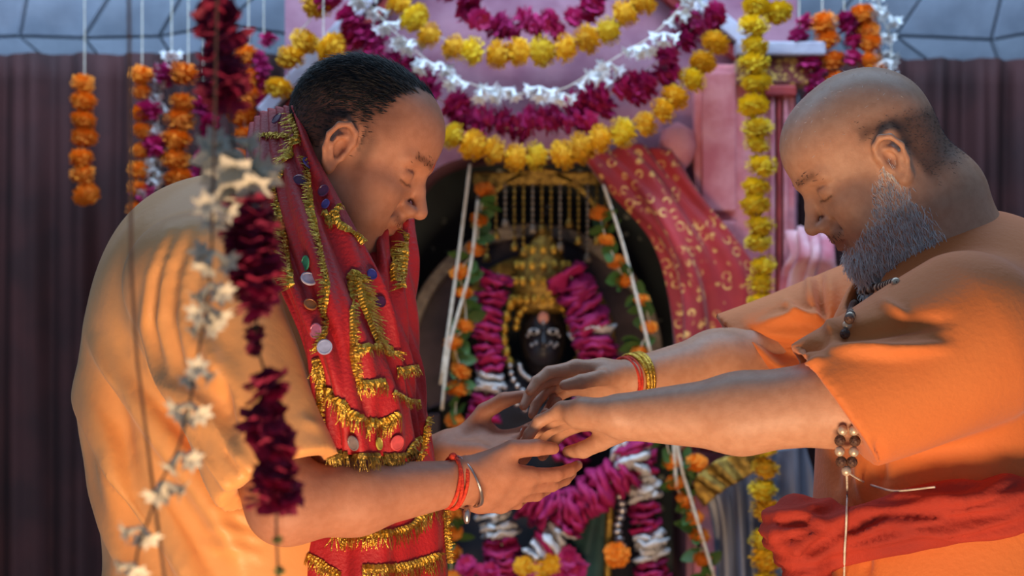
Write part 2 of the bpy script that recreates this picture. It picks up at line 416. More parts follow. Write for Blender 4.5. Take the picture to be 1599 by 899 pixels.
def hand_field(parts):
    palm, fing = parts
    allp = np.concatenate([np.array(x[0]) for x in palm + fing]); lo = allp.min(0)-.05; hi = allp.max(0)+.05
    def fn(p):
        d = None
        for pts, rs in palm:
            e = chain(p, pts, rs, .008); d = e if d is None else su(d, e, .012)
        f = None
        for pts, rs in fing:
            e = chain(p, pts, rs, .003)
            for q in pts[1:3]: pass
            f = e if f is None else su(f, e, .0012)
        return su(d, f, .007)
    return boxed(fn, lo, hi), lo, hi, allp

def strands(name, base, nrm, flow, length, radius, m, parent, lift=0.35, jit=0.35, seg=3):
    n = len(base); flow = flow - nrm*(flow*nrm).sum(1)[:, None]
    flow = flow/(np.linalg.norm(flow, axis=1)[:, None]+1e-9) + RNG.normal(size=(n, 3))*jit
    L = length*RNG.uniform(.6, 1.2, n)
    side = np.cross(flow, nrm); side /= np.linalg.norm(side, axis=1)[:, None]+1e-9
    V = []; 
    for k in range(seg+1):
        t = k/seg; c = base - nrm*.001 + nrm*(lift*(t - .45*t*t)*L)[:, None] + flow*(t*L)[:, None]
        r = radius*(1 - .75*t)
        V += [c + side*r, c - side*r, c + nrm*r*1.5]
    V = np.stack(V, 1).reshape(-1, 3); per = 3*(seg+1); fs = []
    for k in range(seg):
        for (a, b) in ((0, 1), (1, 2), (2, 0)): fs.append([k*3+a, k*3+b, (k+1)*3+b, (k+1)*3+a])
    Fq = (np.arange(n)[:, None, None]*per + np.array(fs)[None]).reshape(-1, 4)
    o = obj(name, fastmesh(name, V, Fq), m, parent); o['kind'] = 'stuff'; return o

def catmull(pts, n):
    pts = [np.asarray(p, float) for p in pts]; N = len(pts); out = []
    for j in range(n):
        u = j/(n-1)*(N-1); i = min(int(u), N-2); t = u - i
        p0 = pts[max(i-1, 0)] if i > 0 else 2*pts[0]-pts[1]
        p3 = pts[i+2] if i+2 < N else 2*pts[N-1]-pts[N-2]
        p1, p2 = pts[i], pts[i+1]
        out.append(.5*((2*p1) + (-p0+p2)*t + (2*p0-5*p1+4*p2-p3)*t*t + (-p0+3*p1-3*p2+p3)*t**3))
    return np.array(out)
def patch(rows, nu, nv, disp=None):
    """smooth sheet through rows of control points (each row a list of (px, py, Y))"""
    R = [catmull([PA(*c) for c in r], nu) for r in rows]
    G = np.stack([catmull([r[i] for r in R], nv) for i in range(nu)], 1)    # nv, nu, 3
    du = np.gradient(G, axis=1); dv = np.gradient(G, axis=0); n = np.cross(du, dv); n /= np.linalg.norm(n, axis=2)[..., None]+1e-9
    if n[..., 1].mean() > 0: n = -n
    if disp is not None:
        u, v = np.meshgrid(np.linspace(0, 1, nu), np.linspace(0, 1, nv)); G = G + n*disp(u, v)[..., None]
    V = G.reshape(-1, 3); idx = np.arange(nv*nu).reshape(nv, nu)
    Fq = np.stack([idx[:-1, :-1], idx[:-1, 1:], idx[1:, 1:], idx[1:, :-1]], -1).reshape(-1, 4)
    if n.reshape(-1, 3)[len(V)//2] @ normals(V, Fq)[len(V)//2] < 0: Fq = Fq[:, ::-1]
    return V, Fq
# ------------------------------------------------------------------ the setting
fl = struct(obj('floor', MB().box((-3, -1, -0.1), (3, 4.4, 0)).me('floor'), M['floor']))
WY = 4.0
wb = struct(obj('wall_back', MB().box((-3, WY, 0), (3, WY+0.15, 3.2)).me('wall_back'), M['mortar']))
struct(obj('wall_left', MB().box((-1.6, 3.3, 0), (-1.42, WY, 3.2)).me('wall_left'), M['plaster']))
struct(obj('wall_right', MB().box((1.42, 3.3, 0), (1.6, WY, 3.2)).me('wall_right'), M['plaster']))
# lintel over the viewer from which the foreground strings hang
bevel(struct(obj('trim_1', MB().box((-1.6, 1.5, 2.25), (1.6, 1.62, 2.4)).me('lintel'), M['plaster'])), .01)

# irregular stones of the back wall where it shows
def stone(poly, parent, t=0.014):
    c = sum((Vector(p) for p in poly), Vector((0, 0)))/len(poly)
    def ins(k): return [((p[0]-c[0])*k, (p[1]-c[1])*k) for p in poly]
    n = len(poly); v = []; f = []
    for (k, y) in ((.985, WY+.01), (.98, WY-t*.6), (.93, WY-t)):
        v += [(a, y-WY, b) for a, b in ins(k)]
    for r in range(2):
        for i in range(n): f.append((r*n+i, r*n+(i+1) % n, (r+1)*n+(i+1) % n, (r+1)*n+i))
    f.append(tuple(2*n+i for i in range(n)))
    o = obj('stone', mesh('stone', v, f), M['stone'], parent); o.location = (c[0], WY, c[1]); return o
def lattice(i, j):
    r = random.Random(i*131+j*17)
    return (-1.5 + i*.155 + (.07 if j % 2 else 0) + r.uniform(-.035, .035), 1.15 + j*.115 + r.uniform(-.03, .03))
for i in range(20):
    for j in range(9):
        x = -1.5 + i*.155
        px = 799.5 + x/WY*F; py = 449.5 - (1.15 + j*.115 - CAM_H)/WY*F
        if (px < 560 or px > 1150) and -90 < py < 330:
            stone([lattice(i, j), lattice(i+1, j), lattice(i+1, j+1), lattice(i, j+1)], wb)

# ------------------------------------------------------------------ the shrine
SY = 3.62
shrine = thing('shrine', 'pink painted shrine with a gabled whitewashed frame and a dark arched niche', 'shrine')
def pbox(name, x0, y0, x1, y1, Ya, Yb, m, parent, bw=.004):
    a = P(x0, y1, Ya); b = P(x1, y0, Ya)
    c = ((a.x+b.x)/2, Ya, (a.z+b.z)/2)
    o = obj(name, MB().box((a.x-c[0], 0, a.z-c[2]), (b.x-c[0], Yb-Ya, b.z-c[2])).me(name), m, parent); o.location = c
    return bevel(o, bw)
# front panel with arched opening
def arch_pts(cx, cy, rx, ry, bottom, n=28):
    pts = [(cx-rx, bottom)]
    for k in range(n+1):
        w = PI - PI*k/n; c, s = math.cos(w), math.sin(w); pts.append((cx+rx*math.copysign(abs(c)**.5, c), cy-ry*abs(s)**.5))
    pts.append((cx+rx, bottom)); return pts
inner = arch_pts(850, 480, 222, 240, 1300)
outer = []
for (x, y) in inner:
    if y >= 1299: outer.append((470 if x < 845 else 1245, 1300))
    else:
        w = math.atan2(480-y, x-845); c, s = math.cos(w), math.sin(w)
        k = min(400/abs(c) if abs(c) > 1e-6 else 9e9, 760/abs(s) if abs(s) > 1e-6 else 9e9)
        outer.append((845+c*k, 480-s*k))
v = []; f = []; n = len(inner)
for (lst) in (inner, outer): v += [P(x, y, SY) for x, y in lst]
v += [P(x, y, SY)+Vector((0, .3, 0)) for x, y in inner]
for i in range(n-1): f.append((i, i+1, n+i+1, n+i)); f.append((i+1, i, 2*n+i, 2*n+i+1))
obj('front_panel', mesh('front_panel', v, f), M['mauve'], shrine)
pbox('niche_back', 560, 150, 1130, 1310, SY+.3, SY+.32, M['specks'], shrine, .001)
pbox('plinth', 420, 1050, 1270, 1560, SY-.02, SY+.34, M['redpaint'], shrine)
pl = pbox('altar_slab', 560, 990, 1130, 1060, SY-.05, SY+.32, M['redpaint'], shrine)
# gable beams
def beam(name, a, b, wpx, Y0, dep, m):
    A = P(*a, Y0); B = P(*b, Y0); d = (B-A); L = d.length; d.normalize(); u = Vector((-d.z, 0, d.x))
    w = wpx/F*Y0/2
    pts = [A-u*w, B-u*w, B+u*w, A+u*w]
    v = [p for p in pts] + [p+Vector((0, dep, 0)) for p in pts]
    return bevel(obj(name, mesh(name, v, [(0,1,2,3),(7,6,5,4),(0,4,5,1),(1,5,6,2),(2,6,7,3),(3,7,4,0)]), m, shrine), .003)
beam('gable_beam', (408, 176), (640, -75), 22, SY-.06, .06, M['beam'])
beam('gable_beam', (1172, 66), (1000, -72), 24, SY-.06, .06, M['beam'])
beam('gable_board', (432, 188), (660, -58), 15, SY-.04, .05, M['redpaint'])
beam('gable_board', (1160, 92), (985, -56), 15, SY-.04, .05, M['redpaint'])
pbox('cornice', 1150, 64, 1290, 86, SY-.08, SY+.02, M['beam'], shrine)
pbox('frieze', 1150, 90, 1275, 132, SY-.06, SY+.02, M['band'], shrine)
# right pilaster: stepped and fluted panels
pbox('pilaster', 1084, 100, 1242, 1050, SY-.03, SY+.03, M['pink'], shrine)
pbox('pilaster_panel', 1096, 112, 1150, 330, SY-.045, SY-.02, M['pink'], shrine)
pbox('pilaster_panel', 1096, 345, 1150, 640, SY-.045, SY-.02, M['pink'], shrine)
for x in (1204, 1214, 1224): pbox('flute', x, 148, x+6, 640, SY-.05, SY-.02, M['redpaint' if x == 1214 else 'pink'], shrine, .002)
pbox('capital', 1196, 132, 1244, 150, SY-.06, SY-.01, M['redpaint'], shrine)
mb = MB().lathe([(.004, .10), (.03, .085), (.036, .055), (.028, .03), (.014, .012), (.02, 0), (.012, -.02), (.010, -.09)], 18)
o = obj('bracket_boss', mb.me('bracket_boss', True), M['pink'], shrine); o.location = P(1058, 275, SY-.03)
pbox('pilaster', 470, 150, 600, 1050, SY-.03, SY+.03, M['redpaint'], shrine)

# arched throne back in the niche
arch = thing('throne_arch', 'weathered silver rimmed arch standing behind the idol', 'arch')
def arc_band(name, cx, cy, r0x, r0y, r1x, r1y, Y0, Y1, m, parent, a0=-25, a1=205):
    v = []; f = []; K = 48
    for k in range(K+1):
        w = math.radians(a0+(a1-a0)*k/K); c, s = math.cos(w), math.sin(w)
        for (rx, ry, Y) in ((r0x, r0y, Y0), (r1x, r1y, Y0), (r1x, r1y, Y1), (r0x, r0y, Y1)):
            q = P(cx+rx*c, cy-ry*s, Y0); v.append((q.x, Y, q.z))
    for k in range(K):
        for i in range(4): f.append((k*4+i, k*4+(i+1) % 4, k*4+4+(i+1) % 4, k*4+4+i))
    f.append((0,1,2,3)); f.append(tuple(K*4+i for i in (3,2,1,0)))
    return bevel(obj(name, mesh(name, v, f), m, parent), .004)
arc_band('rim', 832, 560, 184, 190, 204, 212, 3.74, 3.82, M['archrim'], arch)
arc_band('face_band', 832, 560, 128, 140, 186, 192, 3.77, 3.82, M['archface'], arch)
arc_band('halo', 832, 540, 108, 116, 130, 142, 3.75, 3.79, M['oldgold'], arch)
for sx in (1, -1):
    pbox('leg', 832+sx*166-22, 645, 832+sx*166+22, 985, 3.76, 3.82, M['archface'], arch)

# hanging canopy with chain tassels
can = thing('canopy_fringe', 'old gilt canopy bar with hanging chain tassels above the idol crown', 'canopy')
arc_band('canopy_bar', 842, 420, 112, 146, 118, 158, 3.66, 3.69, M['oldgold'], can, 25, 155)
pbox('canopy_bar', 738, 268, 952, 288, 3.66, 3.69, M['oldgold'], can)
for i in range(15):
    x = 746+i*14.3; L = 86+26*math.sin(i*1.7); z = P(x, 286, 3.66)
    mb = MB(); k = int(L/9)
    for j in range(k):
        q = (0, 0, -(j+.5)*9/F*3.66); mb.ball(q, (.0034, .0034, .0052), 6, 5)
    mb.lathe([(.002, 0), (.006, -.006), (.0085, -.016), (.006, -.019)][::-1], 8, (0, 0, -k*9/F*3.66))
    t = obj('tassel', mb.me('tassel', True), M['oldgold' if i % 3 else 'archrim'], can); t.location = z

# red and gold brocade hung at the right of the niche
rows = [[(905,240,3.56),(950,232,3.55),(1000,226,3.55),(1046,236,3.56)],
        [(950,296,3.55),(1000,292,3.52),(1050,296,3.54),(1096,310,3.55)],
        [(1022,372,3.54),(1050,380,3.50),(1110,385,3.52),(1165,395,3.54)],
        [(1046,460,3.54),(1080,465,3.50),(1130,470,3.52),(1196,450,3.54)],
        [(1052,580,3.54),(1085,585,3.50),(1135,585,3.52),(1190,590,3.54)],
        [(1056,700,3.54),(1085,705,3.50),(1125,705,3.52),(1180,700,3.54)]]
V, Fq = patch(rows, 40, 70, lambda u, v: .008*np.sin(14*u+5*v)+.004*np.sin(31*u-9*v))
o = obj('brocade_drape', fastmesh('brocade_drape', V, Fq), M['drape']); solidify(o, .003)
tag(o, 'red and gold brocade cloth draped beside the niche', 'drape')
# a pale cloth knotted below it, beside the older man's face
rows = [[(1228,362,3.52),(1262,356,3.48),(1300,366,3.52)], [(1240,400,3.50),(1268,398,3.44),(1305,400,3.50)],
        [(1222,430,3.52),(1262,436,3.47),(1320,440,3.52)], [(1210,520,3.54),(1262,526,3.50),(1330,520,3.54)]]
V, Fq = patch(rows, 30, 34, lambda u, v: .009*np.sin(22*u+4*v))
o = obj('pale_cloth', fastmesh('pale_cloth', V, Fq), mat('pale_pink_cloth', C(222,178,184), C(196,110,124), rough=.8, scale=18)); solidify(o, .003)
tag(o, 'pale pink cloth gathered against the shrine pilaster', 'cloth')
# slate satin hanging low at the right, with a gilt edge
rows = [[(1085,742,3.5),(1120,730,3.46),(1190,708,3.46),(1262,690,3.5)], [(1118,800,3.5),(1140,790,3.45),(1200,780,3.46),(1275,760,3.5)],
        [(1128,900,3.5),(1148,900,3.45),(1205,900,3.46),(1285,900,3.5)], [(1128,1040,3.5),(1148,1040,3.45),(1205,1040,3.46),(1290,1040,3.5)]]
V, Fq = patch(rows, 70, 40, lambda u, v: .012*np.sin(30*u+1.5*np.sin(3*v)))
o = obj('satin_cloth', fastmesh('satin_cloth', V, Fq), M['greycloth']); solidify(o, .003)
tag(o, 'slate grey satin cloth hanging in folds beside the niche', 'cloth')
rows = [[(1080,762,3.46),(1090,740,3.43),(1130,714,3.42),(1190,698,3.42)], [(1100,790,3.46),(1130,765,3.42),(1160,748,3.41),(1200,722,3.42)]]
V, Fq = patch(rows, 40, 14, lambda u, v: .006*np.sin(25*u))
e = obj('gilt_edge', fastmesh('gilt_edge', V, Fq), M['oldgold'], o); solidify(e, .004)

# dark maroon curtains either side of the shrine
def curtain(x0, x1, top, Y, label, seedv):
    rows = [[(x, top, Y) for x in np.linspace(x0, x1, 5)], [(x, 700, Y) for x in np.linspace(x0, x1, 5)], [(x, 1480, Y) for x in np.linspace(x0, x1, 5)]]
    V, Fq = patch(rows, 120, 30, lambda u, v: .02*np.sin(38*u+seedv+1.2*np.sin(2.5*v)) + .008*np.sin(91*u+seedv))
    o = obj('curtain', fastmesh('curtain', V, Fq), M['maroon']); solidify(o, .004)
    return tag(o, label, 'curtain')
curtain(-60, 466, 84, 3.84, 'dark maroon curtain behind the strings of orange marigolds', 0)
curtain(1246, 1700, 92, 3.84, 'dark maroon curtain behind the bald bearded man', 2)

# ------------------------------------------------------------------ the idol
idol = thing('idol', 'black stone idol with a gold crown under flower garlands in the niche', 'statue')
IY = 3.66; ic = PA(848, 525, IY)
def idol_head(p):
    q = p - ic; q = q.copy(); q[:, 0] = np.abs(q[:, 0])
    d = ell(q, (0, .01, 0), (.044, .048, .060))
    d = su(d, ell(q, (0, -.012, -.028), (.032, .034, .030)), .02)
    d = su(d, rcone(q, (0, -.040, .012), (0, -.052, -.012), .004, .0075), .006)
    d = ss(d, ell(q, (.018, -.05, .010), (.013, .014, .009)), .006)
    d = su(d, rcone(q, (0, -.042, -.030), (.010, -.039, -.029), .0045, .003), .004)
    d = su(d, rcone(q, (0, .01, -.04), (0, .02, -.10), .026, .03), .02)
    return d
V, Fq = polygonise(idol_head, ic-.11, ic+.11, .0025)
obj('head', fastmesh('head', V, Fq), M['darkstone'], idol)
for s in (-1, 1):
    e = obj('eye', MB().ball((0, 0, 0), (.0115, .005, .0062), 14, 9).me('eye', True), M['eyewhite'], idol)
    e.location = ic + np.array([s*.018, -.0405, .010])
    g = obj('pupil', MB().ball((0, -.0045, 0), (.0052, .003, .0048), 10, 7).me('pupil', True), M['blackcloth'], e)
obj('tilak', MB().ball(tuple(ic+np.array([0, -.036, .036])), (.011, .006, .012), 12, 7).me('tilak', True), mat('sandal_paste', C(206,140,120), C(220,190,170)), idol)
mb = MB()
for (x, z) in ((.014, -.012), (.020, -.018), (.026, -.014), (-.014, -.012), (-.022, -.016), (.006, -.016), (0, .026), (.030, .002), (-.030, .002)): obj('face_jewel', MB().ball((0, 0, 0), .0042, 7, 5).me('face_jewel', True), M['silver'], idol).location = ic+np.array([x, -.046+abs(x)*.4, z])
mb = MB()
for a in range(13):
    w = PI*(a/12); mb.ball(tuple(ic + np.array([.051*math.cos(w), -.024, .018+.050*math.sin(w)])), .008, 8, 6)
obj('crown_band', mb.me('crown_band', True), M['gold'], idol)
mb = MB().lathe([(.050, .045), (.060, .06), (.056, .085), (.062, .10), (.050, .12), (.052, .135), (.036, .155), (.036, .165), (.020, .185), (.012, .20), (.004, .215)], 24, tuple(ic+np.array([0, .01, 0])), .8)
crown = obj('crown', mb.me('crown', True), M['oldgold'], idol)
mb = MB()
for r in range(4):
    for a in range(11 - r*2):
        w = PI*(a+.5)/(11-r*2); rr = (.060, .060, .05, .034)[r]
        mb.ball(tuple(ic + np.array([rr*math.cos(w), .01-.8*rr*math.sin(w), (.07, .105, .135, .165)[r]])), (.008, .006, .010), 7, 5)
for s in (-1, 1):
    for a in range(6): mb.ball(tuple(ic + np.array([s*(.062+.012*math.sin(a*.6)), -.005, .06-a*.022])), (.009, .007, .013), 7, 5)
obj('crown_jewels', mb.me('crown_jewels', True), M['gold'], crown)
mb = MB()
for r in range(3):
    for a in range(15):
        w = PI + PI*a/14; rr = .045+.018*r
        mb.ball(tuple(ic + np.array([rr*math.cos(w), -.03-.012*r, -.055+(.03+.03*r)*math.sin(w)])), .0065, 7, 5)
obj('necklace', mb.me('necklace', True), M['silver'], idol)
b0 = PA(848, 600, 3.70)
prof = [(.05, .02), (.12, -.03), (.16, -.12), (.17, -.28), (.20, -.45), (.21, -.49)]
obj('robe', MB().lathe(prof[::-1], 28, tuple(b0), .42).me('robe', True), M['blackcloth'], idol)
# bottle green apron with gilt edge
rows = [[(940,742,3.56),(948,742,3.555),(956,745,3.56)], [(905,800,3.56),(930,800,3.545),(956,800,3.56)], [(862,900,3.56),(910,900,3.54),(952,900,3.56)], [(830,980,3.56),(890,980,3.54),(950,980,3.56)]]
V, Fq = patch(rows, 24, 30, lambda u, v: .003*np.sin(16*u))
ap = obj('apron', fastmesh('apron', V, Fq), M['greencloth'], idol); solidify(ap, .003)
obj('apron_edge', MB().tube([P(950,744,3.545),P(952,800,3.545),P(950,860,3.54),P(946,980,3.54)], .008, 8).me('apron_edge', True), M['oldgold'], ap)
mb = MB()
for k in range(9): mb.ball(tuple(P(968+4*math.sin(k), 775+k*11, 3.53)), (.010, .006, .006), 8, 6)
obj('pendant', mb.me('pendant', True), M['silver'], idol)
#==GARLANDS==
# ------------------------------------------------------------------ flowers
def basis(d):
    d = d/np.linalg.norm(d); a = np.array([0.3, .2, .93]); a = a-d*(a@d)
    if np.linalg.norm(a) < .1: a = np.array([1., 0, 0]); a = a-d*(a@d)
    a /= np.linalg.norm(a); return d, a, np.cross(d, a)
def pompom(seed, n=84, flat=.78):
    r = np.random.default_rng(seed); mb = MB().ball((0, 0, 0), (.66, .66, .66*flat), 8, 6)
    for i in range(n):
        z = 1-2*(i+.5)/n; ph = i*2.39996+r.uniform(-.2, .2); q = math.sqrt(1-z*z)
        d, a, b = basis(np.array([q*math.cos(ph), q*math.sin(ph), z*.9]))
        w = r.uniform(.17, .25); L = r.uniform(.86, 1.06); bend = (-a if d[2] < 0 else a)*r.uniform(-.12, .12)
        f = np.array([1, 1, flat])
        v = [d*.5+b*w*.5, d*.5-b*w*.5, d*.8+b*w+bend*.4, d*.8-b*w+bend*.4, d*L+b*w*.75+bend+a*.05, d*(L+.03)+bend-a*.04, d*L-b*w*.75+bend+a*.05]
        mb.add([x*f for x in v], [(0, 1, 3, 2), (2, 3, 5, 4), (3, 6, 5)])
    return mb.v, mb.f
def rosette(seed, n=24, flat=.8):
    r = np.random.default_rng(seed); mb = MB().ball((0, 0, 0), (.4, .4, .4*flat), 8, 6)
    for i in range(n):
        z = 1-2*(i+.5)/n; ph = i*2.39996+r.uniform(-.4, .4); q = math.sqrt(1-z*z)
        d, a, b = basis(np.array([q*math.cos(ph), q*math.sin(ph), z]))
        tilt = a*r.uniform(-.5, .5) + b*r.uniform(-.5, .5); w = r.uniform(.36, .52); L = r.uniform(.72, 1.0); cup = r.uniform(.05, .2)
        v = []
        for (t, k) in ((.25, .35), (.6, 1), (1, .8)):
            c = d*t*L + tilt*t*t*.6
            v += [c+b*w*k+d*cup*.5+a*cup*.3, c-a*cup*t, c-b*w*k+d*cup*.5+a*cup*.3]
        mb.add([x*np.array([1, 1, flat]) for x in v], [(0, 1, 4, 3), (1, 2, 5, 4), (3, 4, 7, 6), (4, 5, 8, 7)])
    return mb.v, mb.f
def blossom(seed, n=3):
    """a few star shaped tuberose blossoms joined at the stalk"""
    r = np.random.default_rng(seed); mb = MB()
    for j in range(n):
        ph0 = j*2*PI/n + r.uniform(-.4, .4); d, a, b = basis(np.array([math.cos(ph0)*.9, math.sin(ph0)*.9, r.uniform(-.9, -.1)]))
        mb.tube([d*.02, d*.3, d*.52], [.07, .09, .16], 6)
        for k in range(6):
            w = 2*PI*k/6 + r.uniform(-.15, .15); e = a*math.cos(w)+b*math.sin(w); s = np.cross(d, e)
            c0 = d*.48; c1 = d*.66+e*.22; c2 = d*.74+e*.5
            mb.add([c0+s*.07, c0-s*.07, c1+s*.16, c1-s*.16, c1*1.03, c2], [(0, 1, 3, 4), (0, 4, 2), (2, 4, 5), (4, 3, 5)])
    return mb.v, mb.f
def ruffle(seed):
    """bunched petals threaded as a thick ruffled ring"""
    r = np.random.default_rng(seed); v = []; f = []; n = 16
    for (rad, z) in ((.15, .25), (.7, .3), (1.0, .12), (.98, -.12), (.65, -.3), (.15, -.25)):
        for k in range(n):
            w = 2*PI*k/n; q = rad*(1+(.14*r.normal() if rad > .5 else 0)); v.append((q*math.cos(w), q*math.sin(w), z+(.22*r.normal() if rad > .5 else 0)))
    for i in range(5):
        for k in range(n): f.append((i*n+k, (i+1)*n+k, (i+1)*n+(k+1) % n, i*n+(k+1) % n))
    return v, f
def leafmesh(seed):
    r = np.random.default_rng(seed); v = []; f = []; K = 6
    for i in range(K+1):
        t = i/K; w = .34*math.sin(PI*min(1, t*.93+.05))**.8; z = .25*t*t
        v += [(t, -w, z+.1*w), (t, 0, z-.04), (t, w, z+.1*w)]
    for i in range(K): f += [(i*3, i*3+1, i*3+4, i*3+3), (i*3+1, i*3+2, i*3+5, i*3+4)]
    return v, f
FM = {}
def fmesh(kind, m, k):
    key = (kind, m, k)
    if key not in FM:
        v, f = dict(pompom=pompom, rosette=rosette, blossom=blossom, ruffle=ruffle, leaf=leafmesh)[kind](k*11+3)
        FM[key] = mesh(kind + '_' + m, v, f, kind in ('ruffle', 'rosette', 'leaf')); FM[key].materials.append(M[m])
    return FM[key]
NAMES = dict(pompom='marigold', rosette='rose_petals', blossom='white_blossom', ruffle='petal_ring', leaf='leaf')
def put(kind, m, loc, axis, size, parent, name=None, spin=None, squash=1.0, k=None):
    o = bpy.data.objects.new(name or NAMES[kind], fmesh(kind, m, random.randrange(3) if k is None else k)); COL.objects.link(o); o.parent = parent
    q = Vector(axis).to_track_quat('Z', 'Y') @ Matrix.Rotation(random.uniform(0, 6.28) if spin is None else spin, 4, 'Z').to_quaternion()
    o.rotation_mode = 'QUATERNION'; o.rotation_quaternion = q; o.location = Vector(loc); o.scale = (size, size, size*squash); return o
def resample(pts, step):
    fine = catmull(pts, 40*len(pts)); s = np.concatenate([[0], np.cumsum(np.linalg.norm(np.diff(fine, axis=0), axis=1))])
    n = max(2, int(round(s[-1]/step))); t = (np.arange(n)+.5)/n*s[-1]
    loc = np.stack([np.interp(t, s, fine[:, k]) for k in range(3)], 1)
    tan = np.gradient(fine, axis=0); tn = np.stack([np.interp(t, s, tan[:, k]) for k in range(3)], 1)
    return loc, tn/np.linalg.norm(tn, axis=1)[:, None], fine
def garland(name, label, group, pts, Y, spec, step, size, jitter=.12, thread='thread', tr=.0011, squash=1.0, up=None):
    """pts: pixel path at depth Y; spec: list of (kind, material) cycled; step and size (diameter) in pixels"""
    g = thing(name, label, 'garland', group)
    W = [PA(p[0], p[1], p[2] if len(p) > 2 else Y) for p in pts]
    loc, tan, fine = resample(W, step/F*Y); r = size/F*Y/2
    th = [tuple(x) for x in fine[::6]] + [tuple(fine[-1])]
    if up is not None: th = [tuple(P(*up, Y))] + th
    obj('thread', MB().tube(th, tr, 5).me('thread'), M[thread], g)
    for i in range(len(loc)):
        kind, m = spec[i % len(spec)]
        if kind is None: continue
        j = RNG.normal(size=3)*r*jitter; ax = tan[i] + RNG.normal(size=3)*.15
        put(kind, m, loc[i]+j, ax if kind != 'blossom' else (RNG.normal()*.3, -.3, 1), r*random.uniform(.9, 1.12), g, squash=squash)
    return g
Y0 = 3.47
ma, mg, wh, orr, yo = ('pompom', 'yellow'), ('rosette', 'magenta'), ('blossom', 'white'), ('pompom', 'orange'), ('pompom', 'yolk')
SW = 'garlands looped across the shrine gable'
garland('marigold_garland', 'upper yellow marigold garland looped across the shrine gable', SW, [(590,-40),(640,22),(700,64),(770,82),(840,84),(900,70),(950,42),(990,14),(1040,-40)], Y0, [yo, yo, ma], 36, 50, up=(590,-160))
garland('marigold_garland', 'lower yellow marigold garland looped above the idol canopy', SW, [(505,60),(560,120),(640,190),(690,208),(740,230),(800,244),(850,248),(905,230),(960,214),(1020,185),(1062,140),(1095,95),(1128,50)], Y0-.01, [yo, yo, yo, ma], 35, 49, up=(505,-120))
garland('petal_garland', 'short magenta petal garland at the top of the gable', SW, [(690,-30),(740,22),(800,42),(860,40),(915,14),(950,-30)], Y0+.04, [mg], 19, 46, jitter=.3, up=(690,-150))
garland('tuberose_garland', 'white tuberose garland strung between the yellow marigold loops', SW, [(548,-30),(590,22),(640,72),(700,116),(760,138),(820,146),(880,138),(925,112),(965,88),(1020,54),(1072,0),(1090,-30)], Y0-.015, [wh, wh, wh, (None, '')], 22, 58, jitter=.22, up=(548,-140))
garland('petal_garland', 'long magenta petal garland looped below the white tuberose garland', SW, [(520,10),(560,50),(620,100),(680,150),(730,185),(790,200),(850,196),(910,172),(960,142),(1010,110),(1060,66),(1105,20)], Y0+.02, [mg], 15, 52, jitter=.4, up=(520,-130))
garland('marigold_garland', 'long straight string of yellow marigolds hanging before the pink pilaster', None, [(1176,-40),(1178,60),(1181,180),(1182,300),(1188,400),(1190,492)], 3.42, [ma], 31, 50, up=(1176,-260), squash=.9)
garland('marigold_garland', 'yellow marigold string hanging over the slate satin cloth', None, [(1196,640),(1196,720),(1193,800),(1196,900),(1198,1000)], 3.38, [yo, ma], 36, 50, up=(1190,520))
garland('marigold_garland', 'yellow marigold string beside the upper end of the gable beam', None, [(1205,-40),(1212,5),(1222,38)], 3.44, [ma], 33, 46, up=(1202,-240))
garland('marigold_garland', 'short golden marigold string hung from the gable beam over the dark haired man', None, [(500,-40),(488,22),(470,48),(452,85),(450,120),(438,150)], 3.5, [yo], 38, 50, up=(500,-160), jitter=.2)
LS = 'flower strings hanging side by side on the maroon curtain'
def string(label, kind, pts, spec, step, size, Y=3.66, **k): return garland(kind, label, LS, pts, Y, spec, step, size, up=(pts[0][0], -220), **k)
string('orange marigold string farthest from the shrine', 'marigold_garland', [(222,100),(218,160),(222,220),(216,300),(215,400)], [orr], 30, 38)
string('white and magenta flower string between two orange marigold strings', 'mixed_garland', [(268,78),(252,120),(246,200),(240,280),(232,340),(222,420),(215,520)], [wh, wh, mg, wh], 15, 46, jitter=.25)
string('orange marigold string beside the white and magenta string', 'marigold_garland', [(294,104),(284,140),(280,200),(276,260),(272,320),(268,400)], [orr, orr, orr], 34, 50, squash=.9)
string('magenta petal string between two orange marigold strings', 'petal_garland', [(318,140),(322,180),(324,220),(318,260),(316,330)], [mg], 15, 38, jitter=.3)
string('short orange marigold string near the dark haired man', 'marigold_garland', [(388,70),(386,110),(392,150),(382,190),(380,260)], [orr], 30, 46)
string('magenta petal string nearest the golden marigolds', 'petal_garland', [(412,60),(408,110),(412,160),(408,215)], [mg], 15, 34, jitter=.3)
string('orange marigold string hanging beyond the satin kurta back', 'marigold_garland', [(132,110),(128,200),(132,320)], [orr], 32, 42)
RS = 'flower strings hanging above the bald man'
def rstring(label, kind, pts, spec, step, size, **k): return garland(kind, label, RS, pts, 3.56, spec, step, size, up=(pts[0][0], -220), **k)
rstring('magenta petal string beside the cornice end', 'petal_garland', [(1248,30),(1252,60),(1262,100),(1280,140)], [mg], 17, 38, jitter=.25)
rstring('orange marigold string hanging above the bald head', 'marigold_garland', [(1284,20),(1286,60),(1298,100),(1304,140)], [orr], 31, 46)
rstring('pink and magenta petal string between two orange marigold strings', 'petal_garland', [(1318,20),(1330,55),(1330,100)], [mg], 20, 36, jitter=.25)
rstring('orange marigold string beside the white blossoms', 'marigold_garland', [(1344,10),(1356,50),(1360,90),(1368,130)], [orr], 27, 44)
rstring('white tuberose string hanging behind the bald head', 'tuberose_garland', [(1366,-20),(1376,20),(1390,60),(1392,110),(1396,180)], [wh], 15, 50, jitter=.3)

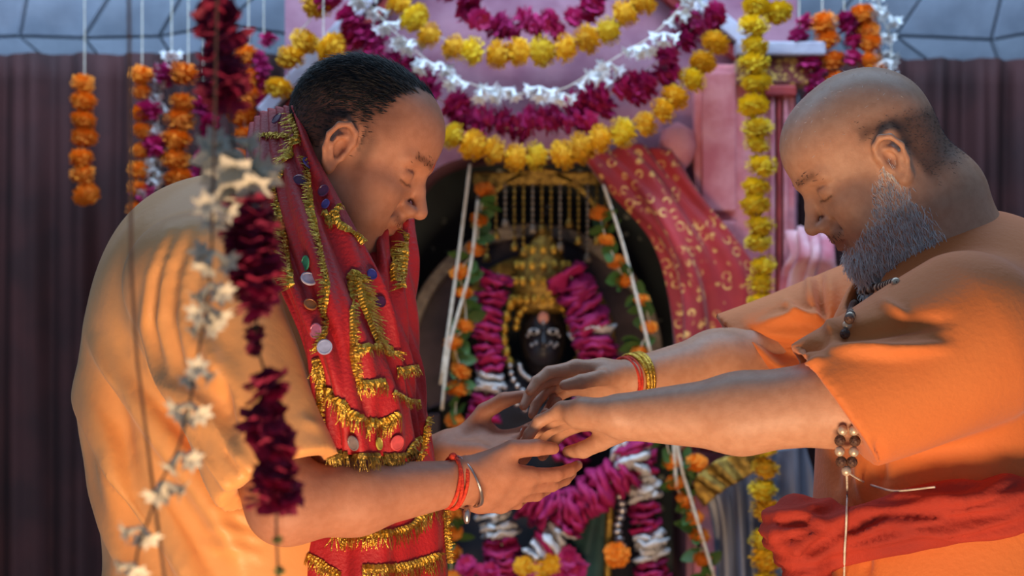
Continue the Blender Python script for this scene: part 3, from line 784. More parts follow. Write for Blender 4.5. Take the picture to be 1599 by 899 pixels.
# threaded petal garlands on the idol
IG = 'thick petal garlands laid on the idol'
def rope(label, pts, Y, secs, size, step=11):
    """secs: list of (count, material) repeated along the rope"""
    seq = [m for c, m in secs for _ in range(c)]
    return garland('idol_garland', label, IG, pts, Y, [('ruffle', m) for m in seq], step, size, jitter=.05, squash=.55)
mgt, wht = 'magenta', 'white'
rope('thick magenta petal garland on the idol shoulder away from the arch rim', [(888,425),(905,460),(922,505),(935,560),(930,620),(905,680),(880,720)], 3.60, [(9, mgt), (1, wht), (8, mgt), (2, wht)], 62)
rope('magenta petal garland with a white tip beside the orange marigold string', [(778,425),(765,470),(760,530),(764,580),(756,640),(748,690)], 3.60, [(14, mgt), (3, wht), (8, mgt)], 48)
rope('drooping magenta and white garland below the joined hands', [(985,690),(992,725),(965,745),(925,772),(880,795),(845,790),(800,760)], 3.53, [(2, mgt), (2, wht), (22, mgt), (3, wht)], 62)
rope('banded magenta and white garland beside the green apron', [(960,695),(1000,705),(1005,760),(1008,810),(1015,850),(1022,900),(1024,960)], 3.55, [(4, wht), (3, mgt), (4, wht), (4, mgt)], 50)
rope('banded magenta and white garland under the satin kurta man\'s hands', [(756,740),(768,790),(782,840),(784,880),(778,960)], 3.55, [(5, mgt), (4, wht), (5, mgt)], 52)
rope('white and magenta petal rope crossing the idol robe', [(905,800),(868,838),(840,862),(830,900),(826,950)], 3.52, [(3, mgt), (3, wht), (1, mgt), (2, wht)], 46)
fl_g = 'loose flowers at the feet of the idol'
def loose(label, kind, m, px, py, Y, size, name):
    o = put(kind, m, P(px, py, Y), (0, -1, .3), size/F*Y/2, None, name); tag(o, label, 'flower', fl_g); return o
loose('single orange marigold resting on the green apron edge', 'pompom', 'orange', 963, 866, 3.50, 42, 'marigold')
for (x, y) in ((818,884),(842,890),(862,880),(830,906)): loose('golden marigold heaped below the white petal rope', 'pompom', 'yolk', x, y, 3.50, 34, 'marigold')
for (x, y) in ((888,872),(900,890),(876,900)): loose('magenta petals heaped on the green apron beside the golden marigolds', 'rosette', 'magenta', x, y, 3.50, 40, 'rose_petals')
for (x, y) in ((730,885),(765,895)): loose('magenta petals lying between the leafy string and the golden marigolds', 'rosette', 'magenta', x, y, 3.50, 40, 'rose_petals')

# orange marigold and leaf strings with white cords in the niche
def leafy(label, flowers, cords, Y, size):
    g = thing('leafy_garland', label, 'garland', 'orange marigold and leaf strings framing the idol')
    for c in cords: obj('cord', MB().tube([tuple(x) for x in catmull([PA(a, b, Y-.012) for a, b in c], 16)], .0032, 6).me('cord', True), M['thread'], g)
    th = catmull([PA(a, b, Y) for a, b in flowers], 6*len(flowers)); obj('thread', MB().tube([tuple(x) for x in th], .0012, 5).me('thread'), M['thread'], g)
    for i, (a, b) in enumerate(flowers):
        put('pompom', 'orange', PA(a, b, Y), (RNG.normal()*.3, -.5, 1), size*random.uniform(.85, 1.1)/F*Y/2, g, squash=.85)
        nx = flowers[min(i+1, len(flowers)-1)]
        for k in range(4):
            t = random.uniform(.25, .9); q = PA(a+(nx[0]-a)*t, b+(nx[1]-b)*t, Y+.004)
            l = put('leaf', 'leaf', q, (RNG.normal(), -1.2, RNG.normal()), random.uniform(24, 36)/F*Y, g)
    return g
leafy('orange marigold and leaf string before the arch rim', [(757,296),(748,342),(743,388),(718,424),(724,455),(727,508),(708,534),(720,578),(714,606),(710,656),(706,700),(704,760),(704,800),(708,832),(706,860),(704,900)],
      [[(734,256),(716,400),(688,600)], [(746,312),(734,420),(702,540),(690,640)]], 3.55, 34)
leafy('orange marigold and leaf string beside the brocade drape', [(935,332),(947,374),(962,408),(976,437),(1003,468),(1014,510),(999,550),(1010,600)],
      [[(942,288),(975,390),(1018,560)]], 3.53, 30)
leafy('orange marigold and leaf string hanging below the forearms', [(1036,660),(1050,720),(1087,722),(1054,752),(1070,780),(1085,808),(1092,836),(1097,872),(1110,910)],
      [[(1050,640),(1062,720),(1085,800),(1118,910)], [(1052,690),(1056,760)]], 3.44, 34)

# foreground strings, close to the viewer and out of focus
FG = 'foreground strings of wilted flowers'
g = thing('rose_garland', 'dark red rose petal string with white blossoms hanging in the foreground', 'garland', FG)
FY = 1.56
path = [(330,-60),(345,30),(352,120),(362,210),(378,300),(390,400),(400,480),(402,540),(418,600),(420,680),(430,750),(432,840),(436,930)]
th = catmull([PA(a, b, FY) for a, b in path], 60)
obj('thread', MB().tube([tuple(P(322, -1250, FY))] + [tuple(x) for x in th], .0011, 6).me('thread'), M['darkthread'], g)
for (x, y, s) in ((338,28,74),(348,58,78),(342,95,72),(352,128,82),(356,150,70),(388,330,84),(392,360,88),(396,395,90),(392,420,84),(400,445,84),(398,478,62),(398,520,32),(397,545,28),
                  (418,604,76),(412,655,72),(424,688,78),(432,700,70),(430,745,76),(420,775,68),(442,772,66)):
    put('rosette', 'rose', P(x, y, FY), (RNG.normal()*.3, RNG.normal()*.3, 1), s/F*FY/2*1.2, g)
for (x, y, s) in ((352,215,80),(372,236,110),(352,262,96),(388,262,90),(366,280,80)):
    put('blossom', 'fadewhite', P(x, y, FY), (RNG.normal()*.5, -.4, 1), s/F*FY/2*1.65, g)
for (x, y) in ((400,516),(420,582),(434,842),(436,890)): put('rosette', 'calyx', P(x, y, FY), (0, 0, 1), 15/F*FY/2*1.4, g, name='calyx')
g = thing('blossom_string', 'string of pale wilted star blossoms hanging in the foreground', 'garland', FG)
path = [(340,-60),(336,150),(332,320),(330,400),(322,480),(308,560),(296,630),(278,700),(250,755),(232,810),(215,860),(208,930)]
th = catmull([PA(a, b, FY-.04) for a, b in path], 60)
obj('thread', MB().tube([tuple(P(345, -1285, FY-.04))] + [tuple(x) for x in th], .0011, 6).me('thread'), M['darkthread'], g)
for (x, y, s) in ((332,318,64),(334,392,66),(330,442,62),(326,478,60),(318,500,50),(306,572,56),(298,630,60),(282,706,58),(256,752,62),(222,822,56),(210,880,50)):
    put('blossom', 'fadewhite', P(x, y, FY-.04), (RNG.normal()*.25, RNG.normal()*.25, 1), s/F*FY/2*1.55, g)
g = obj('hanging_cord', MB().tube([P(190,-1285,FY-.04), P(205,420,FY-.04), P(214,560,FY-.04), P(236,740,FY-.04), P(258,910,FY-.04), P(262,990,FY-.04)], .0013, 6).me('hanging_cord', True), M['darkthread'])
tag(g, 'thin dark cord hanging in front of the satin kurta', 'cord')
#==PEOPLE==
# ------------------------------------------------------------------ people
def sm(x, a, b):
    t = np.clip((x-a)/(b-a), 0, 1); return t*t*(3-2*t)
def build_body(O, R, S, style, neck, arms, hands, torso, legs, parent, m, colour):
    """one continuous skin: head, neck, trunk, arms, hands, legs"""
    R = np.asarray(R)
    def headf(p): return head_field((p-O) @ R / S, style)*S
    hb = boxed(headf, O-.2*S, O+.2*S)
    hf = [hand_field(h) for h in hands]
    legf = [boxed(lambda p, l=l: chain(p, l[0], l[1], .02), np.min(l[0], 0)-.16, np.max(l[0], 0)+.16) for l in legs]
    armf = [boxed(lambda p, a=a: chain(p, a[0], a[1], .02), np.min(a[0], 0)-.13, np.max(a[0], 0)+.13) for a in arms]
    def low(p):
        d = rcone(p, *torso[0])
        for t in torso[1:]: d = su(d, rcone(p, *t), .06)
        for l in legf: d = su(d, l(p), .03)
        return d
    def fn(p):
        d = su(hb(p), chain(p, neck[0], neck[1], .02), .03*S)
        d = su(d, low(p), .05)
        for a in armf: d = su(d, a(p), .03)
        for h in hf: d = su(d, h[0](p), .008)
        return d
    tp = np.concatenate([np.array(t[:2]) for t in torso] + [np.array(l[0]) for l in legs])
    apts = np.concatenate([np.array(a[0][1:]) for a in arms] + [h[3] for h in hf])
    def armbox(c):
        ok = np.zeros(len(c), bool)
        for a in arms:
            pa, pb = np.array(a[0][-3]), np.array(a[0][-1]); ok |= rcone(c, pa, pb, .09, .07) < 0
            ok |= rcone(c, np.array(a[0][0]), pa, .0, .09) < 0
        for h in hf: ok |= np.all((c > h[1]) & (c < h[2]), axis=1)
        return ok
    def hi(c): return (np.linalg.norm(c-O, axis=1) < .19*S) | armbox(c) | (rcone(c, neck[0][0], neck[0][-1], .1, .1) < 0)
    lo_b = np.minimum(np.minimum(apts.min(0), O)-.16, O-.26); hi_b = np.maximum(np.maximum(apts.max(0), O)+.16, O+.26)
    V1, F1 = polygonise(fn, np.minimum(lo_b, tp.min(0)-.16), np.maximum(hi_b, tp.max(0)+.16), .0025)
    V1 = relax(V1, F1, 1, .4)
    V, Fq = V1, F1
    me = fastmesh('body', V, Fq)
    q = (V-O) @ R / S
    vcol(me, colour(q, V))
    b = obj('body', me, m, parent)
    N1 = normals(V1, F1); return b, V1, N1, (V1-O) @ R / S
def gauss(d, w): return np.exp(-(d/w)**2)
def mixc(col, tgt, w): return col*(1-w[:, None]) + np.array(tgt)*w[:, None]

def make_man_a():
    man = thing('person', 'dark haired man in apricot satin kurta with head bowed and palms cupped', 'person')
    S = 1.0; O = PA(545, 246, 2.43)
    th = math.radians(30)
    R = frame((math.cos(th), -.06, -math.sin(th)), (math.sin(th), .0, math.cos(th)))
    st = dict(fat=.003)
    L = lambda x, y, z: O + R @ (np.array([x, y, z])*S)
    neck = ([L(-.025, 0, -.01), L(-.035, 0, -.075), PA(390, 395, 2.46)], [.058, .062, .075])
    shN, shF = PA(308, 430, 2.28), PA(352, 430, 2.64)
    elN, elF = PA(447, 788, 2.19), PA(500, 770, 2.68)
    wrN, wrF = PA(722, 752, 2.285), PA(700, 704, 2.52)
    arms = [([shN, (shN+elN)/2, elN, elN*.62+wrN*.38+np.array([0, 0, -.002]), wrN], [.055, .046, .043, .041, .0255]),
            ([shF, (shF+elF)/2, elF, elF*.62+wrF*.38, wrF], [.055, .046, .042, .040, .0255])]
    hN = hand_parts(wrN, (.76, .55, -.16), (.05, .85, .50), (0, -.50, .86), [(6, 14, 10), (10, 16, 10), (14, 18, 12), (18, 20, 12)],
                    [(.72, .62, .15), (.95, .26, .0), (1, .10, .0)], .92)
    hF = hand_parts(wrF, (.88, -.30, .10), (-.2, -.35, .9), (0, .9, .3), [(20, 25, 15)]*4, [(.7, .5, .65), (.9, .2, .35), (1, .1, .1)], .92)
    cx = PA(390, 600, 2.46)[0]
    hip = np.array([cx-.02, 2.46, .93])
    torso = [(PA(375, 430, 2.46), PA(385, 620, 2.46), .10, .135), (PA(385, 620, 2.46), PA(392, 860, 2.46), .135, .14), (PA(392, 860, 2.46), hip, .14, .14)]
    legs = []
    for s in (-1, 1):
        y = 2.46+s*.10
        legs.append(([np.array([cx-.02, y, .88]), np.array([cx, y, .5]), np.array([cx-.02, y, .10])], [.085, .06, .04]))
        legs.append(([np.array([cx-.05, y, .045]), np.array([cx+.08, y+s*.01, .032]), np.array([cx+.16, y+s*.02, .020])], [.043, .036, .018]))
    def hairmask(q):
        x, y, z = q[:, 0], np.abs(q[:, 1]), q[:, 2]
        jag = .004*wob(q, 300, 3)
        front = np.interp(z, [0, .03, .06, .09, .11, .13], [.018, .020, .018, .026, .038, .046]) + .018*np.clip(1-y/.03, 0, 1)*(z > .09)
        lowr = np.interp(x, [-.1, -.06, -.03, -.012, .012, .016, .03], [-.035, -.035, -.01, .042, .042, .005, .03])
        return sm(front-x+jag, -.008, .010)*sm(z-lowr+jag, -.010, .012)*(np.abs(q[:, 1]) < .0835)
    def colour(q, V):
        n = len(q); col = np.ones((n, 3)); x, y, z = q[:, 0], np.abs(q[:, 1]), q[:, 2]; inh = np.linalg.norm(q, axis=1) < .17
        hm = hairmask(q)*inh; col = mixc(col, (.10, .09, .10), hm)
        sb = inh*gauss(x-.026, .010)*sm(z, -.02, .0)*sm(.05-z, 0, .02)*sm(y, .05, .06)*(y < .082); col = mixc(col, (.30, .28, .30), sb*.75)
        fade = inh*sm(.060-x, 0, .03)*sm(z, .035, .05)*sm(.09-z, 0, .02)*sm(y, .045, .06)*(y < .08); col = mixc(col, (.42, .40, .42), fade*.6)
        brow = inh*gauss(z-(.041+.002*np.sin((y-.012)*70)), .0042)*sm(y, .008, .014)*sm(.052-y, 0, .008)*(x > .06); col = mixc(col, (.28, .24, .24), brow*.75)
        lash = inh*gauss(z-(.0075-.002*gauss(y-.032, .012)), .0016)*sm(y, .015, .019)*sm(.049-y, 0, .004)*(x > .07); col = mixc(col, (.18, .14, .14), lash*.9)
        lip = inh*gauss(z+.050, .008)*(x > .085)*sm(.024-y, 0, .006); col = mixc(col, (.80, .58, .58), lip*.8)
        mou = inh*gauss(z+.0385, .0045)*(x > .082)*sm(.030-y, 0, .008); col = mixc(col, (.42, .36, .36), mou*.75)
        stb = inh*sm(-z, .045, .07)*sm(x, -.01, .02); col = mixc(col, (.74, .72, .74), stb*.5)
        til = inh*gauss(np.hypot(y, z-.043), .006)*(x > .08); col = mixc(col, (1.0, .10, .10), til)
        return col
    body, V, N, q = build_body(O, R, S, st, neck, arms, [hN, hF], torso, legs, man, M['skin_a'], colour)
    # short combed hair
    hm = hairmask(q)*(np.linalg.norm(q, axis=1) < .17)
    pick = RNG.random(len(V)) < hm*.75
    flow = np.stack([-.9-.0*q[:, 0], .5*np.sign(q[:, 1])*(q[:, 2] < .09), -.45-(q[:, 0] < -.04)*.6], 1)[pick] @ R.T
    top = np.clip((q[pick, 2]-.03)/.06, 0, 1)
    strands('hair', V[pick], N[pick], flow, .006+.010*top, .00062, M['hair'], man, .26, .13)
    x, y, z = q[:, 0], np.abs(q[:, 1]), q[:, 2]
    bm = gauss(z-.042, .0045)*sm(y, .008, .014)*sm(.052-y, 0, .008)*(x > .06)*(np.linalg.norm(q, axis=1) < .17)
    pick = RNG.random(len(V)) < bm*.5
    flow = np.stack([-.5+0*q[pick, 0], np.sign(q[pick, 1]), .2+0*q[pick, 0]], 1) @ R.T
    for s in (-1, 1):
        k = q[pick, 1]*s > 0
        strands('eyebrow', V[pick][k], N[pick][k], flow[k], (.007+0*x[pick])[k], .0004, M['hair'], man, .3, .25)
    mm = gauss(z+.039, .005)*(x > .082)*sm(.030-y, 0, .008)*(np.linalg.norm(q, axis=1) < .17)
    pick = RNG.random(len(V)) < mm*.4
    flow = np.stack([.2+0*q[pick, 0], .6*np.sign(q[pick, 1]), -.8+0*q[pick, 0]], 1) @ R.T
    strands('moustache', V[pick], N[pick], flow, .005+0*x[pick], .0004, M['hair'], man, .3, .2)

    # satin kurta
    s2 = PA(438, 748, 2.19); ax = s2-shN; ax /= np.linalg.norm(ax)
    s2F = PA(490, 745, 2.68); axF = s2F-shF; axF /= np.linalg.norm(axF)
    def kf(p):
        d = ell(p, PA(372, 610, 2.46), (.205, .175, .27))
        d = su(d, ell(p, PA(345, 440, 2.46), (.13, .19, .115)), .07)
        d = su(d, ell(p, PA(385, 880, 2.46), (.175, .18, .26)), .06)
        d = su(d, rcone(p, PA(380, 980, 2.46), np.array([cx-.02, 2.46, .2]), .165, .20), .06)
        d = np.maximum(d, .17-p[:, 2])
        for (a, b, c, v, r0, r1) in ((shN, s2, elN, ax, .086, .070), (shF, s2F, elF, axF, .085, .074)):
            e = rcone(p, a+np.array([0, 0, -.01]), b+v*.06, r0, r1)
            e = np.maximum(e, (p-b) @ v)
            d = su(d, e, .025)
            d = np.maximum(d, -np.maximum(rcone(p, b-v*.14, b+v*.2, .045, r1-.0075), -(p-(b-v*.10)) @ v))
        return d
    V, Fq = polygonise(kf, (cx-.40, 2.02, .12), (cx+.36, 2.9, 1.45), .0042)
    N = normals(V, Fq)
    px, py = proj(V); uu = V[:, 0]*.80 + V[:, 2]*.60 + .012*wob(V, 9, 31)
    rid = (.5+.5*np.cos(uu*2*PI/.066))**2.2
    body_w = sm(395-px, 0, 60)*sm(py, 470, 600)
    V = V + N*(.0035*wob(V*np.array([1, 1, .45]), 26, 5)*sm(V[:, 2], .3, .9) + .026*(rid-.3)*body_w*np.clip(-N[:, 1]*1.6-.3, 0, 1))[:, None]
    ridge = lambda pts, w, a: (pts, w, a)
    V = fold(V, Fq, [([(262,360),(236,430),(226,510),(240,580),(280,640)], 9, .0055), ([(285,360),(258,420),(250,500),(272,580),(320,630)], 8, .0060), ([(310,370),(290,430),(284,500),(300,570),(340,610)], 9, .0055),
        ([(272,365),(246,430),(238,510),(256,585)], 6, -.0070), ([(298,365),(274,430),(267,500),(288,580)], 6, -.0075), ([(322,390),(306,450),(302,520),(318,580)], 7, -.0060),
        ([(210,560),(262,620),(330,680),(385,760)], 16, 0.0134), ([(206,610),(250,670),(300,730),(350,800)], 15, 0.0109), ([(225,570),(280,650),(330,720),(372,780)], 9, -0.0126),
        ([(262,600),(330,640),(392,740)], 10, 0.0100), ([(300,660),(345,700),(395,752)], 7, -0.0084), ([(330,640),(360,690),(400,745)], 8, 0.0084),
        ([(215,700),(250,780),(290,860),(310,910)], 18, 0.0117), ([(206,760),(236,830),(262,910)], 14, -0.0100), ([(330,790),(372,800),(405,815)], 8, 0.0058), ([(325,822),(370,830),(410,842)], 7, 0.0050),
        ([(320,850),(372,856),(410,868)], 8, 0.0050), ([(345,560),(352,640),(372,720)], 12, -0.0100), ([(372,540),(376,620),(392,720)], 16, 0.0050), ([(455,470),(482,540),(495,600)], 12, -0.0068), ([(440,480),(462,560),(480,640)], 14, 0.0050),
        ([(470,655),(500,668)], 8, 0.0042), ([(400,770),(452,745),(505,712)], 7, 0.0026), ([(120,560),(170,700),(190,880)], 18, 0.0117), ([(150,520),(190,660),(215,800)], 14, -0.0100)])
    V = relax(V, Fq, 3, .5)
    obj('kurta', fastmesh('kurta', V, Fq), M['kurta_a'], man)
    return man, dict(wrN=wrN, elN=elN, wrF=wrF, hN=hN, hF=hF)

def make_man_b():
    man = thing('person', 'bald bearded man in saffron kurta reaching out with both hands', 'person')
    S = 0.99; O = PA(1370, 262, 2.43)
    th = math.radians(35)
    R = frame((-math.cos(th), -.03, -math.sin(th)), (-math.sin(th), 0, math.cos(th)))
    st = dict(fat=.008)
    L = lambda x, y, z: O + R @ (np.array([x, y, z])*S)
    neck = ([L(-.02, 0, -.01), L(-.03, 0, -.075), PA(1480, 455, 2.46)], [.066, .070, .085])
    shN, shF = PA(1512, 530, 2.27), PA(1440, 480, 2.65)
    elN, elF = PA(1312, 627, 2.23), PA(1222, 548, 2.64)
    wrN, wrF = PA(972, 650, 2.285), PA(985, 592, 2.50)
    arms = [([shN, (shN+elN)/2, elN, elN*.55+wrN*.45+np.array([0, 0, -.006]), wrN], [.062, .056, .050, .0455, .0275]),
            ([shF, (shF+elF)/2, elF, elF*.55+wrF*.45, wrF], [.06, .052, .047, .042, .0265])]
    hN = hand_parts(wrN, (-.66, .68, -.06), (-.30, -.10, -.92), (.6, .75, .2), [(14, 24, 14), (18, 26, 14), (22, 28, 16), (26, 30, 16)],
                    [(.9, .15, .35), (.95, .1, .3), (1, 0, .1)], .94, (.10, .02, -.10, -.22))
    hF = hand_parts(wrF, (-.84, -.10, .02), (.05, -.55, -.80), (0, -.80, .5), [(16, 26, 16), (20, 28, 16), (22, 30, 18), (26, 30, 20)],
                    [(.75, .5, .45), (.95, .1, .3), (1, -.1, .2)], .84)
    cx = PA(1512, 600, 2.46)[0]; hip = np.array([cx, 2.46, .93])
    torso = [(PA(1500, 480, 2.46), PA(1508, 640, 2.46), .11, .15), (PA(1508, 640, 2.46), PA(1500, 860, 2.46), .15, .155), (PA(1500, 860, 2.46), hip, .155, .15)]
    legs = []
    for s in (-1, 1):
        y = 2.46+s*.11
        legs.append(([np.array([cx, y, .88]), np.array([cx-.01, y, .5]), np.array([cx+.01, y, .10])], [.09, .065, .042]))
        legs.append(([np.array([cx+.04, y, .045]), np.array([cx-.09, y+s*.01, .034]), np.array([cx-.17, y+s*.02, .020])], [.043, .036, .018]))
    def beardmask(q):
        x, y, z = q[:, 0], np.abs(q[:, 1]), q[:, 2]
        jaw = np.interp(x, [-.02, .0, .03, .06, .09, .12], [.02, .016, -.006, -.036, -.058, -.062])
        return sm(jaw-z+.004*wob(q, 260, 9), -.004, .014)*sm(x, -.012, .01)*sm(z, -.16, -.11)*(y < .081)
    def hairmask(q):
        x, y, z = q[:, 0], np.abs(q[:, 1]), q[:, 2]
        return sm(.018-x+.004*wob(q, 240, 4), -.006, .012)*sm(.062-.35*np.clip(-x, 0, .1)-z, -.01, .016)*sm(z, -.06, -.03)*(y < .0835)*sm(np.maximum(z-.040, -x-.028), -.006, .006)
    def colour(q, V):
        n = len(q); col = np.ones((n, 3)); x, y, z = q[:, 0], np.abs(q[:, 1]), q[:, 2]; inh = np.linalg.norm(q, axis=1) < .18
        hm = hairmask(q)*inh; col = mixc(col, (.25, .24, .26), hm*.9)
        bm = beardmask(q)*inh; col = mixc(col, (1.35, 1.42, 1.55), bm*.7)
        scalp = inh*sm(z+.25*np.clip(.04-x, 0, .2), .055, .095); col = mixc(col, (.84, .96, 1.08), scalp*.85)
        brow = inh*gauss(z-.041, .005)*sm(y, .008, .014)*sm(.052-y, 0, .008)*(x > .06); col = mixc(col, (.36, .33, .33), brow*.75)
        lash = inh*gauss(z-(.0075-.002*gauss(y-.032, .012)), .0016)*sm(y, .015, .019)*sm(.049-y, 0, .004)*(x > .07); col = mixc(col, (.18, .14, .14), lash*.9)
        lip = inh*gauss(z+.050, .008)*(x > .085)*sm(.024-y, 0, .006); col = mixc(col, (.70, .50, .50), lip*.8)
        mou = inh*gauss(z+.0385, .006)*(x > .08)*sm(.032-y, 0, .008); col = mixc(col, (.45, .42, .44), mou*.7)
        return col
    body, V, N, q = build_body(O, R, S, st, neck, arms, [hN, hF], torso, legs, man, M['skin_b'], colour)
    x, y, z = q[:, 0], np.abs(q[:, 1]), q[:, 2]; inh = np.linalg.norm(q, axis=1) < .18
    hm = hairmask(q)*inh; pick = RNG.random(len(V)) < hm*.55
    flow = np.stack([-.6+0*x[pick], 0*x[pick], -.8+0*x[pick]], 1) @ R.T
    strands('hair', V[pick], N[pick], flow, .0045+0*x[pick], .00032, M['dark_grey_hair'], man, .4, .3)
    bm = beardmask(q)*inh; pick = RNG.random(len(V)) < bm*.85
    flow = np.stack([.3+0*x[pick], 0*x[pick], -.9+0*x[pick]], 1) @ R.T
    strands('beard', V[pick], N[pick], flow, .008+.004*np.clip((-z[pick]-.04)/.05, 0, 1), .0008, M['grey_hair'], man, .5, .32)
    mm = gauss(z+.039, .006)*(x > .08)*sm(.032-y, 0, .008)*inh; pick = RNG.random(len(V)) < mm*.35
    flow = np.stack([.2+0*x[pick], .5*np.sign(q[pick, 1]), -.8+0*x[pick]], 1) @ R.T
    strands('moustache', V[pick], N[pick], flow, .006+0*x[pick], .00045, M['dark_grey_hair'], man, .4, .25)
    b2 = gauss(z-.042, .005)*sm(y, .008, .014)*sm(.052-y, 0, .008)*(x > .06)*inh; pick = RNG.random(len(V)) < b2*.4
    flow = np.stack([-.5+0*x[pick], np.sign(q[pick, 1]), .2+0*x[pick]], 1) @ R.T
    for s in (-1, 1):
        k = q[pick, 1]*s > 0
        strands('eyebrow', V[pick][k], N[pick][k], flow[k], (.008+0*x[pick])[k], .00042, M['dark_grey_hair'], man, .4, .3)
    st_m = inh*sm(z, .05, .07)*sm(.09-x, 0, .04)*.04; pick = RNG.random(len(V)) < st_m
    flow = np.stack([.4+0*x[pick], 0*x[pick], -.3+0*x[pick]], 1) @ R.T
    strands('stubble', V[pick], N[pick], flow, .004+0*x[pick], .0003, M['grey_hair'], man, .4, .5)

    # saffron kurta
    hN_pt = PA(1290, 615, 2.22); hN_n = np.array([-.82, 0, -.57])
    hF_pt = PA(1163, 550, 2.62); hF_n = np.array([-.80, 0, -.60])
    def kf(p):
        d = ell(p, PA(1512, 640, 2.46), (.192, .185, .25))
        d = su(d, ell(p, PA(1535, 490, 2.46), (.13, .20, .105)), .06)
        d = su(d, ell(p, PA(1500, 880, 2.46), (.190, .19, .25)), .06)
        d = su(d, rcone(p, PA(1500, 980, 2.46), np.array([cx, 2.46, .2]), .175, .21), .06)
        d = np.maximum(d, .17-p[:, 2])
        d = ss(d, rcone(p, PA(1440, 400, 2.46), PA(1395, 470, 2.44), .07, .058), .012)     # neck opening
        for (a, b, pt, v, r0, r1) in ((shN+np.array([0, 0, .0]), elN, hN_pt, hN_n, .105, .076), (shF, elF+np.array([-.06, 0, -.01]), hF_pt, hF_n, .098, .058)):
            w = (b-a)/np.linalg.norm(b-a)
            e = np.maximum(rcone(p, a, b+w*.08, r0, r1), (p-pt) @ v)
            d = su(d, e, .03)
            d = np.maximum(d, -np.maximum(rcone(p, pt-w*.14, pt+w*.2, r1*.6, r1-.007), -(p-(pt-w*.10)) @ v))
        return d
    V, Fq = polygonise(kf, (.28, 2.02, .12), (cx+.36, 2.9, 1.42), .0042)
    N = normals(V, Fq)
    V = V + N*(.003*wob(V*np.array([1, 1, .5]), 24, 15)*sm(V[:, 2], .3, .9))[:, None]
    V = fold(V, Fq, [([(1190,505),(1250,492),(1285,500),(1300,525)], 7, 0.0170), ([(1185,530),(1240,540),(1290,535)], 7, -0.0170), ([(1155,520),(1200,560),(1235,580)], 7, 0.0153), ([(1175,515),(1215,548),(1262,562)], 6, -0.0136),
        ([(1225,470),(1250,500)], 7, 0.0136), ([(1262,420),(1268,470),(1280,500)], 7, 0.0119), ([(1278,420),(1282,480),(1292,520)], 6, -0.0136), ([(1296,425),(1300,480),(1300,530)], 9, 0.0102), ([(1200,565),(1250,575),(1290,560)], 7, 0.0136),
        ([(1300,545),(1393,548),(1480,540)], 9, 0.0170), ([(1290,525),(1393,512),(1480,500)], 12, -0.0136), ([(1245,575),(1290,618),(1333,664)], 5, 0.0043),
        ([(1375,470),(1420,500)], 8, 0.0102), ([(1340,700),(1350,780)], 9, 0.0102), ([(1300,690),(1305,770)], 9, -0.0085), ([(1370,690),(1380,760)], 8, -0.0085),
        ([(1310,830),(1310,900)], 10, 0.0085), ([(1350,830),(1355,900)], 8, -0.0085)])
    V = relax(V, Fq, 1, .5)
    obj('kurta', fastmesh('kurta', V, Fq), M['kurta_b'], man)
    # vermilion shawl knotted round the waist
    wl = []
    for k in range(37):
        w = 2*PI*k/36; wl.append(np.array([PA(1500, 812, 2.46)[0]+.205*math.cos(w), 2.46+.205*math.sin(w), P(1500, 836, 2.46).z + .02*math.cos(w) + .062*max(0, -math.sin(w))**1.3]))
    def wf(p):
        d = chain(p, wl, [.030]*37, .02)
        d = su(d, ell(p, PA(1252, 826, 2.36), (.052, .06, .042)), .03)
        d = su(d, rcone(p, PA(1258, 850, 2.34), PA(1262, 960, 2.33), .026, .030), .02)
        d = su(d, rcone(p, PA(1262, 960, 2.33), PA(1268, 1120, 2.33), .030, .036), .02)
        return d
    V, Fq = polygonise(wf, (PA(1180, 800, 2.3)[0]-.05, 2.15, .55), (cx+.32, 2.8, 1.2), .005)
    N = normals(V, Fq)
    V = V + N*(.003*wob(V, 40, 21) + .0035*np.sin((V[:, 2]-.30*V[:, 0]+.008*wob(V, 16, 8))*2*PI/.020))[:, None]
    V = fold(V, Fq, [([(1210,800),(1250,800),(1290,815)], 5, .006), ([(1210,820),(1255,815),(1300,835)], 5, -.006), ([(1230,870),(1290,820),(1400,775)], 6, .009), ([(1250,870),(1300,838),(1400,795)], 6, -.010),
        ([(1262,880),(1310,850),(1400,812)], 6, .009), ([(1285,868),(1330,845),(1400,825)], 5, -.008), ([(1200,835),(1235,850),(1262,870)], 6, .007), ([(1215,800),(1206,840),(1225,870)], 6, .005),
        ([(1400,775),(1500,780),(1600,770)], 6, .008), ([(1400,800),(1500,810),(1600,800)], 6, -.009), ([(1400,825),(1500,838),(1600,830)], 6, .008)])
    V = relax(V, Fq, 1, .4)
    obj('waist_shawl', fastmesh('waist_shawl', V, Fq), M['shawl'], man)
    return man, dict(wrN=wrN, elN=elN, wrF=wrF, elF=elF, hN=hN, hF=hF)

manA, A = make_man_a()
manB, Bm = make_man_b()
#==WORN==
def ring_pts(c, axis, rx, ry, n=40, up=(0, 0, 1)):
    a = np.asarray(axis, float); a /= np.linalg.norm(a); u = np.asarray(up, float); u = u-a*(u@a); u /= np.linalg.norm(u); v = np.cross(a, u)
    return [c + u*rx*math.cos(2*PI*k/n) + v*ry*math.sin(2*PI*k/n) for k in range(n+1)]
def bangle(name, label, cat, c, axis, r, tr, m, wraps=1, pitch=.002, knot=None):
    t = thing(name, label, cat)
    a = np.asarray(axis, float); a /= np.linalg.norm(a)
    mb = MB()
    for w in range(wraps): mb.tube([tuple(x) for x in ring_pts(c+a*(w-(wraps-1)/2)*pitch, a+RNG.normal(size=3)*.04, r, r, 40)], tr, 7, False)
    obj('band', mb.me('band', True), M[m], t)
    if knot is not None: knot(t)
    return t
axA = A['wrN']-A['elN']; axA /= np.linalg.norm(axA)
c = A['wrN']-axA*.012
